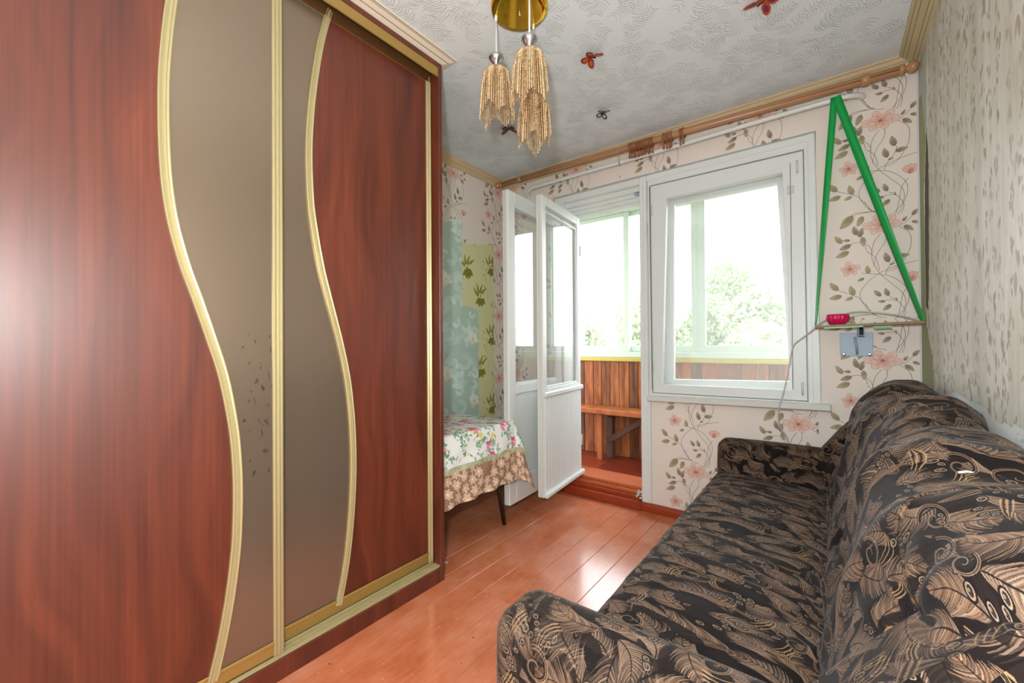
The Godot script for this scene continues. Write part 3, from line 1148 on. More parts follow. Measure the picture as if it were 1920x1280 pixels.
	for q in [["green_paper_remnant", M.torn_green, [Vector3(-2.789, 0.93, 1), Vector3(-2.5, 0.925, 1), Vector3(-2.52, 1.05, 1), Vector3(-2.66, 1.2, 1), Vector3(-2.69, 1.8, 1), Vector3(-2.62, 2.05, 1), Vector3(-2.70, 2.28, 1), Vector3(-2.789, 2.3, 0)], 0.0016], ["dark_glue_patch", M.torn_dark, [Vector3(-2.69, 1.3, 1), Vector3(-2.57, 1.25, 1), Vector3(-2.56, 1.9, 1), Vector3(-2.60, 2.1, 1), Vector3(-2.66, 1.85, 1)], 0.0006], ["pale_paper_remnant", M.torn_pale, [Vector3(-2.789, 2.25, 1), Vector3(-2.70, 2.2, 1), Vector3(-2.6, 2.06, 1), Vector3(-2.55, 2.47, 0), Vector3(-2.789, 2.47, 0)], 0.0012]]:
		st = begin()
		sheet(st, jag(q[2], 0.025, 0.007, 4), rx, q[3], 1, 0, 1, 0)
		put(q[0], st, q[1], wr)

	# wall behind the camera with the room's door
	st = begin()
	box(st, Vector3(LEFT - 0.2, -0.05, FRONT), Vector3(RIGHT + 0.2, CEIL + 0.01, FRONT + 0.2))
	struct("wall_front", st, M.plaster, "plain plastered wall opposite the window", "wall")

	# ceiling mouldings
	var prof := [Vector2(0, 0), Vector2(0.055, 0), Vector2(0.055, 0.007), Vector2(0.049, 0.010), Vector2(0.044, 0.010), Vector2(0.034, 0.022), Vector2(0.016, 0.030), Vector2(0.012, 0.044), Vector2(0.008, 0.047), Vector2(0.008, 0.056), Vector2(0, 0.056)]
	st = begin()
	sweep(st, prof, Vector3(LEFT, CEIL, BACK), Vector3(RIGHT, CEIL, BACK), Vector3(0, 0, 1), Vector3(0, -1, 0))
	struct("trim_1", st, M.cornice, "tan ceiling moulding along the window wall above the curtain rod", "moulding")
	st = begin()
	sweep(st, prof, Vector3(LEFT, CEIL, -1.40), Vector3(LEFT, CEIL, BACK), Vector3(1, 0, 0), Vector3(0, -1, 0))
	struct("trim_2", st, M.cornice, "short tan ceiling moulding on the left wall past the wardrobe", "moulding")
	st = begin()
	var profr := [Vector2(0, 0), Vector2(0.074, 0), Vector2(0.074, 0.008), Vector2(0.062, 0.010), Vector2(0.060, 0.014), Vector2(0.048, 0.020), Vector2(0.046, 0.024), Vector2(0.026, 0.036), Vector2(0.024, 0.041), Vector2(0.014, 0.046), Vector2(0.012, 0.056), Vector2(0, 0.058)]
	sweep(st, profr, Vector3(RIGHT, CEIL, FRONT), Vector3(RIGHT, CEIL, BACK), Vector3(-1, 0, 0), Vector3(0, -1, 0))
	var tr := struct("trim_3", st, M.cornice_green, "wide ribbed ceiling moulding along the right wall", "moulding")
	for x in [0.061, 0.047, 0.025, 0.013]:
		st = begin()
		box(st, Vector3(RIGHT - x - 0.0012, CEIL - 0.058 + x * 0.74, BACK + 0.05), Vector3(RIGHT - x + 0.0012, CEIL - 0.052 + x * 0.74, FRONT))
		put("brown_line", st, M.cornice_line, tr)
	# pale moulding that runs round the top of the wardrobe
	st = begin()
	var profw := [Vector2(-0.02, 0), Vector2(0.052, 0), Vector2(0.052, 0.006), Vector2(0.044, 0.009), Vector2(0.043, 0.013), Vector2(0.022, 0.018), Vector2(0.020, 0.022), Vector2(0.0, 0.027), Vector2(-0.02, 0.027)]
	sweep(st, profw, Vector3(-1.487, CEIL, 0.15), Vector3(-1.487, CEIL, -1.389), Vector3(1, 0, 0), Vector3(0, -1, 0), 0.0, -1.0)
	sweep(st, profw, Vector3(-1.487, CEIL, -1.389), Vector3(LEFT, CEIL, -1.389), Vector3(0, 0, -1), Vector3(0, -1, 0), -1.0, 0.0)
	var tw := struct("trim_4", st, M.cornice_pale, "pale ceiling moulding mitred round the top of the wardrobe", "moulding")
	st = begin()
	for x in [0.050, 0.0435, 0.021]:
		box(st, Vector3(-1.487 + x - 0.0012, CEIL - 0.0305 + x * 0.44, -1.389 - x), Vector3(-1.487 + x + 0.0012, CEIL - 0.0265 + x * 0.44, 0.15))
	put("brown_lines", st, M.cornice_line, tw)

	# rounded red-brown baseboards
	var pb := [Vector2(0, 0), Vector2(0, 0.055), Vector2(0.012, 0.055), Vector2(0.022, 0.047), Vector2(0.026, 0.034), Vector2(0.024, 0.0)]
	st = begin()
	sweep(st, pb, Vector3(RIGHT, 0, BACK), Vector3(LEFT, 0, BACK), Vector3(0, 0, 1), Vector3(0, 1, 0))
	struct("baseboard_back", st, M.red_paint, "rounded red-brown baseboard under the window wall", "baseboard")
	st = begin()
	sweep(st, pb, Vector3(LEFT, 0, BACK), Vector3(LEFT, 0, -1.4), Vector3(1, 0, 0), Vector3(0, 1, 0))
	struct("baseboard_left", st, M.red_paint, "red-brown baseboard on the left wall under the table", "baseboard")
	st = begin()
	sweep(st, pb, Vector3(RIGHT, 0, FRONT), Vector3(RIGHT, 0, BACK), Vector3(-1, 0, 0), Vector3(0, 1, 0))
	struct("baseboard_right", st, M.red_paint, "red-brown baseboard on the right wall behind the sofa", "baseboard")


func pane(called: String, lo: Vector2, hi: Vector2, z: float, parent: Node) -> MeshInstance3D:
	var st := begin()
	box(st, Vector3(lo.x, lo.y, z - 0.0015), Vector3(hi.x, hi.y, z + 0.0015))
	return put(called, st, M.glass, parent)


func build_openings() -> void:
	# ------------------------------------------------ window
	var w := struct_node("window_1", "white painted double window beside the balcony door", "window", Vector3(-0.5, 0.8, BACK))
	var off := -w.position
	var at := func(z: float) -> Transform3D: return Transform3D(Basis.IDENTITY, off + Vector3(0, 0, z))
	var st := begin()
	quad_frame(st, [Vector2(-0.985, 0.775), Vector2(-0.046, 0.785), Vector2(-0.062, 2.262), Vector2(-0.985, 2.262)], [Vector2(-0.955, 0.798), Vector2(-0.104, 0.806), Vector2(-0.112, 2.188), Vector2(-0.963, 2.190)], at.call(BACK - 0.20), 0.214)
	put("frame", st, M.white, w)
	st = begin()
	quad_frame(st, [Vector2(-0.084, 0.80), Vector2(-0.050, 0.80), Vector2(-0.064, 2.262), Vector2(-0.098, 2.262)], [Vector2(-0.080, 0.81), Vector2(-0.054, 0.81), Vector2(-0.068, 2.25), Vector2(-0.094, 2.25)], at.call(BACK + 0.010), 0.007, 0.002)
	box(st, off + Vector3(-0.985, 2.222, BACK), off + Vector3(-0.062, 2.262, BACK + 0.018), 0.004)
	put("casing", st, M.white, w)
	st = begin()
	box(st, off + Vector3(-0.985, 2.258, BACK - 0.05), off + Vector3(-0.058, 2.276, BACK + 0.006), 0.003)
	put("top_ledge", st, M.ledge, w)
	st = begin()
	quad_frame(st, [Vector2(-0.953, 0.800), Vector2(-0.107, 0.808), Vector2(-0.115, 2.184), Vector2(-0.960, 2.186)], [Vector2(-0.895, 0.859), Vector2(-0.176, 0.864), Vector2(-0.214, 2.085), Vector2(-0.853, 2.083)], at.call(BACK - 0.035), 0.042, 0.005)
	put("inner_sash", st, M.white, w)
	st = begin()
	quad_frame(st, [Vector2(-0.97, 0.78), Vector2(-0.09, 0.78), Vector2(-0.09, 2.2), Vector2(-0.97, 2.2)], [Vector2(-0.846, 0.887), Vector2(-0.194, 0.904), Vector2(-0.247, 2.066), Vector2(-0.830, 2.063)], at.call(BACK - 0.13), 0.040, 0.006)
	put("outer_sash", st, M.white, w)
	pane("pane", Vector2(-0.90, 0.85) + Vector2(off.x, off.y), Vector2(-0.17, 2.09) + Vector2(off.x, off.y), off.z + BACK - 0.02, w)
	pane("pane", Vector2(-0.85, 0.88) + Vector2(off.x, off.y), Vector2(-0.19, 2.07) + Vector2(off.x, off.y), off.z + BACK - 0.115, w)
	st = begin()
	bar(st, off + Vector3(-0.1735, 0.87, BACK + 0.0065), off + Vector3(-0.1745, 2.13, BACK + 0.0065), 0.0028, 0.002, Vector3.BACK)
	bar(st, off + Vector3(-0.9555, 0.82, BACK + 0.0145), off + Vector3(-0.962, 2.18, BACK + 0.0145), 0.0026, 0.002, Vector3.BACK)
	put("joint_line", st, M.gap, w)
	for q in [[-0.143, 2.10, 0.0], [-0.13, 0.875, 0.0], [-0.947, 2.02, 0.0], [-0.947, 0.98, 0.0]]:
		st = begin(true)
		tube(st, PackedVector3Array([off + Vector3(q[0], q[1] - 0.036, BACK + 0.010), off + Vector3(q[0], q[1], BACK + 0.011), off + Vector3(q[0], q[1] + 0.036, BACK + 0.010)]), 0.006, 8)
		put("hinge", st, M.white_old, w)
	for q in [1.98]:
		st = begin()
		box(st, off + Vector3(-0.190, q - 0.026, BACK + 0.004), off + Vector3(-0.178, q + 0.026, BACK + 0.013), 0.003)
		box(st, off + Vector3(-0.170, q - 0.022, BACK + 0.004), off + Vector3(-0.158, q + 0.022, BACK + 0.012), 0.003)
		put("latch", st, M.white_old, w)
	# sill, a little out of level
	st = begin()
	var tilt := Basis(Vector3.BACK, 0.0205)
	obox(st, Transform3D(tilt, off + Vector3(-0.492, 0.774, BACK - 0.005)), Vector3(0.976, 0.037, 0.11), 0.006)
	put("window_sill", st, M.white_old, w)

	# ------------------------------------------------ frame of the balcony door
	var df := struct_node("trim_5", "white painted frame of the balcony doorway with a stepped head", "door frame", Vector3(-1.33, 0, BACK))
	off = -df.position
	st = begin()
	box(st, off + Vector3(-1.033, 0.055, BACK - 0.22), off + Vector3(-0.966, 2.262, BACK + 0.014), 0.004)
	put("post", st, M.white, df)
	st = begin()
	box(st, off + Vector3(-1.009, 0.78, BACK + 0.014), off + Vector3(-1.004, 2.2, BACK + 0.019), 0.002)
	box(st, off + Vector3(-0.986, 0.06, BACK + 0.014), off + Vector3(-0.966, 0.75, BACK + 0.018), 0.002)
	put("post_bead", st, M.white, df)
	st = begin()
	box(st, off + Vector3(-1.71, 0.055, BACK - 0.22), off + Vector3(-1.635, 2.262, BACK + 0.012), 0.004)
	put("jamb", st, M.white, df)
	var hy := [2.262, 2.232, 2.214, 2.196, 2.176]
	for k in 5:
		st = begin()
		box(st, off + Vector3(-1.64, hy[k] - 0.045, BACK - 0.045 - 0.043 * k), off + Vector3(-1.03, hy[k], BACK + 0.012 - 0.043 * k), 0.004)
		put("head_board", st, M.white, df)
	st = begin()
	box(st, off + Vector3(-1.71, 2.258, BACK - 0.05), off + Vector3(-0.985, 2.278, BACK + 0.006), 0.003)
	put("top_ledge", st, M.ledge, df)
	st = begin()
	box(st, off + Vector3(-1.085, 2.165, BACK - 0.07), off + Vector3(-1.05, 2.178, BACK - 0.03), 0.003)
	put("striker_plate", st, M.steel, df)
	# threshold: painted steps up to the balcony
	var th := struct_node("trim_6", "red-brown painted threshold stepping up to the balcony", "threshold", Vector3(-1.33, 0, BACK))
	for q in [[0.0, 0.060, -2.80, -2.752, M.red_paint], [0.055, 0.088, -2.86, -2.782, M.red_paint], [0.085, 0.112, -2.92, -2.806, M.orange_paint], [0.108, 0.135, -3.045, -2.828, M.orange_paint]]:
		st = begin()
		box(st, off + Vector3(-1.63, q[0], q[2]), off + Vector3(-1.034, q[1], q[3]), 0.006)
		put("step", st, q[4], th)
	st = begin(true)
	for k in 9:
		var p := off + Vector3(-1.045 + rng.randf_range(-0.02, 0.012), 0.075 + 0.012 * k * 0.5, -2.775 + rng.randf_range(-0.012, 0.012))
		lathe(st, [Vector2(0, -0.008), Vector2(0.009, -0.003), Vector2(0.008, 0.005), Vector2(0, 0.009)], Transform3D(Basis(Vector3.UP, k), p), 6)
	put("crumbled_plaster", st, M.torn_pale, th)

	# ------------------------------------------------ two leaves of the balcony door, both swung into the room
	door_leaf("door_1", "white balcony door leaf with boarded lower half, the one nearer the window", Vector3(-1.548, 0.148, -2.842), Vector3(-1.482, 0.148, -2.218), 1.945, 0.055, 0.695, 1.855, true)
	door_leaf("door_2", "white inner balcony door leaf with plain lower panel, behind the boarded leaf", Vector3(-1.668, 0.115, -2.765), Vector3(-1.630, 0.115, -2.055), 1.995, 0.075, 0.755, 1.915, false)


func door_leaf(called: String, label: String, hinge: Vector3, free: Vector3, hgt: float, stile: float, gy0: float, gy1: float, boarded: bool) -> void:
	var d := struct_node(called, label, "door", hinge)
	var dir := (free - hinge)
	var wd := dir.length()
	dir = dir.normalized()
	# local x from hinge to free edge, local -z towards the room
	d.transform = Transform3D(Basis(dir, Vector3.UP, dir.cross(Vector3.UP)), hinge)
	var t := 0.022
	var st := begin()
	box(st, Vector3(0, 0, -t), Vector3(stile, hgt, t), 0.004)
	box(st, Vector3(wd - stile, 0, -t), Vector3(wd, hgt, t), 0.004)
	box(st, Vector3(stile, hgt - stile * 1.1, -t), Vector3(wd - stile, hgt, t), 0.003)
	box(st, Vector3(stile, gy0 - 0.06, -t), Vector3(wd - stile, gy0, t), 0.003)
	box(st, Vector3(stile, 0, -t), Vector3(wd - stile, 0.07, t), 0.003)
	put("frame", st, M.white, d)
	# beads round the glass and the rebate along the free edge
	st = begin()
	for s in [-1, 1]:
		box(st, Vector3(stile, gy0, s * 0.012 - 0.004), Vector3(stile + 0.012, gy1, s * 0.012 + 0.004), 0.002)
		box(st, Vector3(wd - stile - 0.012, gy0, s * 0.012 - 0.004), Vector3(wd - stile, gy1, s * 0.012 + 0.004), 0.002)
		box(st, Vector3(stile, gy0, s * 0.012 - 0.004), Vector3(wd - stile, gy0 + 0.012, s * 0.012 + 0.004), 0.002)
		box(st, Vector3(stile, gy1 - 0.012, s * 0.012 - 0.004), Vector3(wd - stile, gy1, s * 0.012 + 0.004), 0.002)
	put("glazing_bead", st, M.white, d)
	st = begin()
	box(st, Vector3(wd - 0.004, 0.006, -t + 0.004), Vector3(wd + 0.010, hgt - 0.006, 0.004), 0.003)
	put("edge_rebate", st, M.white_old, d)
	pane("pane", Vector2(stile, gy0), Vector2(wd - stile, gy1), 0.0, d)
	st = begin()
	box(st, Vector3(stile - 0.004, 0.06, -0.010), Vector3(wd - stile + 0.004, gy0 - 0.055, 0.016))
	put("lower_panel", st, M.white, d)
	if boarded:
		st = begin()
		var n := 14
		for k in n:
			var x0 := stile * 0.3 + (wd - stile * 0.5) * k / n
			var x1 := stile * 0.3 + (wd - stile * 0.5) * (k + 1) / n
			box(st, Vector3(x0 + 0.0008, 0.03, -t - 0.008), Vector3(x1 - 0.0008, gy0 - 0.05, -t + 0.001), 0.0025)
		var pl := put("boards", st, M.white, d)
		pl.set_meta("kind", "stuff")
		st = begin()
		box(st, Vector3(0.0, gy0 - 0.055, -t - 0.022), Vector3(wd + 0.006, gy0 - 0.022, -t + 0.001), 0.006)
		put("ledge", st, M.white, d)
		st = begin()
		box(st, Vector3(-0.004, 0.0, -t - 0.03), Vector3(wd + 0.004, 0.034, -t + 0.001), 0.008)
		put("drip_rail", st, M.white, d)
	else:
		st = begin()
		box(st, Vector3(stile, 0.045, -t - 0.004), Vector3(wd - stile, 0.155, -t + 0.002), 0.002)
		put("kick_rail", st, M.white, d)
	for y in [0.25, hgt - 0.25]:
		st = begin(true)
		tube(st, PackedVector3Array([Vector3(-0.004, y - 0.04, -t), Vector3(-0.004, y, -t - 0.001), Vector3(-0.004, y + 0.04, -t)]), 0.007, 8)
		put("hinge", st, M.white_old, d)


func build_balcony() -> void:
	var zi := -3.83
	var x0 := -2.75
	var x1 := 0.9
	var fl := begin()
	box(fl, Vector3(x0 - 0.1, -0.15, zi - 0.15), Vector3(x1 + 0.1, 0.04, BACK - 0.25))
	var f := struct("floor", fl, M.floor_red, "dark red painted balcony floor beyond the threshold", "floor")
	fl = begin()
	prism(fl, PackedVector2Array([Vector2(-2.6, 3.05), Vector2(-1.5, 3.05), Vector2(-1.60, 3.3), Vector2(-1.66, 3.42), Vector2(-1.64, 3.55), Vector2(-1.80, 3.66), Vector2(-2.6, 3.7)]), Transform3D(Basis(Vector3(1, 0, 0), Vector3(0, 0, -1), Vector3(0, 1, 0)), Vector3(0, 0.0395, 0)), 0.0012)
	put("worn_patch", fl, M.red_paint, f)
	# parapet lined with varnished boards
	var wb := struct_node("wall_balcony", "balcony parapet lined with varnished upright boards", "wall", Vector3(-1.0, 0.04, zi))
	var off := -wb.position
	var n := 38
	var x := x0
	var k := 0
	while x < x1:
		var wd := rng.randf_range(0.085, 0.105)
		var st := begin()
		box(st, off + Vector3(x + 0.0015, 0.04, zi - 0.016), off + Vector3(minf(x + wd, x1) - 0.0015, 0.962, zi + rng.randf_range(-0.001, 0.002)), 0.004)
		# tongue bead down the middle of every board
		box(st, off + Vector3(x + wd * 0.5 - 0.002, 0.05, zi), off + Vector3(x + wd * 0.5 + 0.002, 0.955, zi + 0.003))
		put("board", st, M.plank[(k * 7 + k / 3) % 4], wb)
		x += wd
		k += 1
	var st := begin()
	box(st, off + Vector3(x0 - 0.1, -0.1, zi - 0.12), off + Vector3(x1 + 0.1, 0.955, zi - 0.016))
	put("parapet_core", st, M.plaster, wb)
	st = begin()
	box(st, off + Vector3(x0, 0.958, zi - 0.12), off + Vector3(x1, 0.996, zi + 0.028), 0.006)
	put("top_rail", st, M.rail_yellow, wb)
	# glazing above it
	var g := struct_node("window_2", "pale sliding glazing of the balcony above the boarded parapet", "window", Vector3(-1.0, 1.0, zi))
	off = -g.position
	for q in [["bottom_rail", Vector3(x0, 0.996, zi - 0.07), Vector3(x1, 1.05, zi + 0.005)], ["top_rail", Vector3(x0, 2.40, zi - 0.07), Vector3(x1, 2.50, zi + 0.005)], ["post", Vector3(-0.95, 1.05, zi - 0.09), Vector3(-0.884, 2.40, zi - 0.03)], ["post", Vector3(-2.73, 1.05, zi - 0.09), Vector3(-2.60, 2.40, zi + 0.004)], ["post", Vector3(0.62, 1.05, zi - 0.09), Vector3(0.74, 2.40, zi + 0.004)]]:
		st = begin()
		box(st, off + q[1], off + q[2], 0.005)
		put(q[0], st, M.frame_green, g)
	for q in [[-2.60, -1.535, -0.02], [-1.590, -0.925, -0.055], [-0.910, -0.09, -0.02], [-0.14, 0.62, -0.055]]:
		st = begin()
		quad_frame(st, rect4(q[0], 1.052, q[1], 2.398), rect4(q[0] + 0.054, 1.108, q[1] - 0.054, 2.362), Transform3D(Basis.IDENTITY, off + Vector3(0, 0, zi + q[2] - 0.016)), 0.03)
		put("sash", st, M.frame_green, g)
		pane("pane", Vector2(q[0] + 0.05, 1.10) + Vector2(off.x, off.y), Vector2(q[1] - 0.05, 2.37) + Vector2(off.x, off.y), off.z + zi + q[2], g)
	# slab above and end walls
	st = begin()
	box(st, Vector3(x0 - 0.1, 2.50, zi - 0.15), Vector3(x1 + 0.1, 2.66, BACK - 0.25))
	struct("ceiling", st, M.plaster, "pale slab above the balcony", "ceiling")
	st = begin()
	box(st, Vector3(x0 - 0.15, 0, zi - 0.12), Vector3(x0, 2.5, BACK - 0.25))
	struct("wall_balcony_west", st, M.plaster, "end wall of the balcony on the wardrobe side", "wall")
	st = begin()
	box(st, Vector3(x1, 0, zi - 0.12), Vector3(x1 + 0.15, 2.5, BACK - 0.25))
	struct("wall_balcony_east", st, M.plaster, "end wall of the balcony on the sofa side", "wall")
	# rough bench on the balcony
	var b := thing("bench", "rough orange-brown plank bench along the balcony parapet", "bench", Vector3(-1.5, 0.04, -3.65))
	off = -b.position
	st = begin()
	box(st, off + Vector3(-2.6, 0.474, -3.81), off + Vector3(-0.6, 0.522, -3.56), 0.006)
	put("seat_plank", st, M.bench, b)
	st = begin()
	box(st, off + Vector3(-1.772, 0.04, -3.655), off + Vector3(-1.722, 0.474, -3.61), 0.004)
	put("leg", st, M.bench, b)
	st = begin()
	box(st, off + Vector3(-1.722, 0.04, -3.79), off + Vector3(-1.665, 0.43, -3.72), 0.004)
	put("leg", st, M.bench_dark, b)
	st = begin()
	box(st, off + Vector3(-0.80, 0.04, -3.79), off + Vector3(-0.74, 0.474, -3.62), 0.004)
	put("leg", st, M.bench_dark, b)
	st = begin()
	bar(st, off + Vector3(-1.70, 0.205, -3.70), off + Vector3(-1.30, 0.472, -3.70), 0.022, 0.055, Vector3.UP, 0.003)
	put("brace", st, M.bench_dark, b)


func build_trees() -> void:
	var st := begin()
	box(st, Vector3(-60, -7.2, -70), Vector3(40, -6.6, -4.5))
	struct("ground", st, M.ground, "pale green ground far below the balcony", "ground")
	var quads := []
	var spots := [[-7.8, -14.0, 8.6, 2.6, "bushy tree outside, seen low through the balcony doorway"], [-5.0, -15.0, 8.6, 2.4, "small pale tree outside, just left of the wide window post"], [-4.2, -19.5, 10.6, 2.9, "taller feathery tree outside, just right of the wide window post"], [-1.2, -13.5, 8.6, 2.1, "rounded tree outside, in the lower right corner of the window"], [-12.5, -18.0, 10.2, 3.2, "broad tree outside, behind the open door leaves"], [-2.2, -17.0, 9.3, 2.2, "distant tree outside, in the middle of the right window half"]]
	for i in spots.size():
		var s = spots[i]
		tree(s[4], Vector3(s[0], -6.6, s[1]), s[2], s[3], i)


func tree(label: String, at: Vector3, hgt: float, rad: float, seed_: int) -> void:
	var t := thing("tree", label, "tree", at, "trees outside the balcony")
	var rr := RandomNumberGenerator.new()
	rr.seed = 100 + seed_
	var st := begin(true)
	tube(st, spline([Vector3.ZERO, Vector3(0.08, hgt * 0.35, 0.05), Vector3(-0.05, hgt * 0.65, 0), Vector3(0.05, hgt * 0.92, 0.03)], 4), 0.17, 8, 0.2)
	for k in 9:
		var y := hgt * rr.randf_range(0.35, 0.8)
		var a := rr.randf() * TAU
		tube(st, PackedVector3Array([Vector3(0, y, 0), Vector3(cos(a) * rad * 0.4, y + 0.5, sin(a) * rad * 0.4), Vector3(cos(a) * rad * 0.75, y + 1.1, sin(a) * rad * 0.75)]), 0.05, 6, 0.3)
	put("trunk", st, M.bark, t)
	st = begin()
	for k in 5:
		var b := Basis(Vector3(rr.randf() - 0.5, rr.randf() - 0.5, rr.randf() - 0.5).normalized(), rr.randf() * TAU)
		var o := Vector3(rr.randf_range(-0.1, 0.1), rr.randf_range(-0.1, 0.1), rr.randf_range(-0.1, 0.1))
		quad(st, o + b * Vector3(-0.03, -0.06, 0), o + b * Vector3(0.03, -0.06, 0), o + b * Vector3(0.045, 0.04, 0.015), o + b * Vector3(-0.045, 0.04, 0.015))
		tri(st, o + b * Vector3(-0.045, 0.04, 0.015), o + b * Vector3(0.045, 0.04, 0.015), o + b * Vector3(0, 0.11, 0))
	st.generate_normals()
	var mm := MultiMesh.new()
	mm.transform_format = MultiMesh.TRANSFORM_3D
	mm.mesh = st.commit()
	var n := 9000
	mm.instance_count = n
	var lumps := []
	for k in 16:
		var a := rr.randf() * TAU
		var h := rr.randf_range(0.32, 0.98)
		var r := rad * 0.75 * sqrt(1.0 - pow((h - 0.6) / 0.45, 2.0)) if absf(h - 0.6) < 0.44 else rad * 0.15
		lumps.append([Vector3(cos(a) * r * rr.randf(), hgt * h, sin(a) * r * rr.randf()), rad * rr.randf_range(0.28, 0.46)])
	for i in n:
		var l = lumps[rr.randi() % lumps.size()]
		var d: Vector3 = Vector3(rr.randfn(), rr.randfn(), rr.randfn()).normalized() * pow(rr.randf(), 0.45) * l[1]
		var b := Basis(Vector3(rr.randf() - 0.5, rr.randf() - 0.5, rr.randf() - 0.5).normalized(), rr.randf() * TAU).scaled(Vector3.ONE * rr.randf_range(0.6, 1.15))
		mm.set_instance_transform(i, Transform3D(b, l[0] + d))
	var o := MultiMeshInstance3D.new()
	o.name = "foliage"
	o.multimesh = mm
	o.material_override = M.leaf if seed_ % 2 == 0 else M.leaf_b
	o.set_meta("kind", "stuff")
	t.add_child(o, true)


# ==================================================================== the wardrobe
func scaled_curve(pts: Array, k: float) -> PackedVector2Array:
	# measured (height, distance along) pairs of a seam brought to the plane of its door; result in local (along, height)
	var a := []
	for p in pts:
		a.append(Vector2(-p.y * k, 1.13 + (p.x - 1.13) * k))
	a.reverse()
	return spline2(a, 5)


func panel(st: SurfaceTool, pts: PackedVector2Array, xf: Transform3D, depth: float, us: float, uo: float, vs: float, vo: float) -> void:
	sheet(st, pts, xf, depth, us, uo, vs, vo)
	var back := begin()


func curved_strip(st: SurfaceTool, c: PackedVector2Array, w: float, xf: Transform3D) -> void:
	var prof := [Vector2(-0.5, 0), Vector2(-0.5, 0.008), Vector2(-0.38, 0.011), Vector2(-0.20, 0.009), Vector2(-0.12, 0.013), Vector2(0.12, 0.013), Vector2(0.20, 0.009), Vector2(0.38, 0.011), Vector2(0.5, 0.008), Vector2(0.5, 0)]
	var rows := []
	for i in c.size():
		var t := (c[mini(i + 1, c.size() - 1)] - c[maxi(i - 1, 0)]).normalized()
		var o := Vector2(t.y, -t.x)
		var row := []
		for p in prof:
			var q: Vector2 = c[i] + o * p.x * w
			row.append(xf * Vector3(q.x, q.y, p.y))
		rows.append(row)
	for i in rows.size() - 1:
		for k in prof.size() - 1:
			quad(st, rows[i][k], rows[i][k + 1], rows[i + 1][k + 1], rows[i + 1][k])


func profile_stile(st: SurfaceTool, x: float, z0: float, z1: float, y0: float, y1: float, out := 0.012) -> void:
	# upright metal profile of three rounded flutes
	box(st, Vector3(x - 0.03, y0, z1), Vector3(x + out * 0.55, y1, z0), 0.002)
	var w := (z0 - z1) / 3.0
	for k in 3:
		box(st, Vector3(x, y0, z1 + w * k + 0.0012), Vector3(x + out * (1.0 if k == 1 else 0.8), y1, z1 + w * (k + 1) - 0.0012), 0.003)


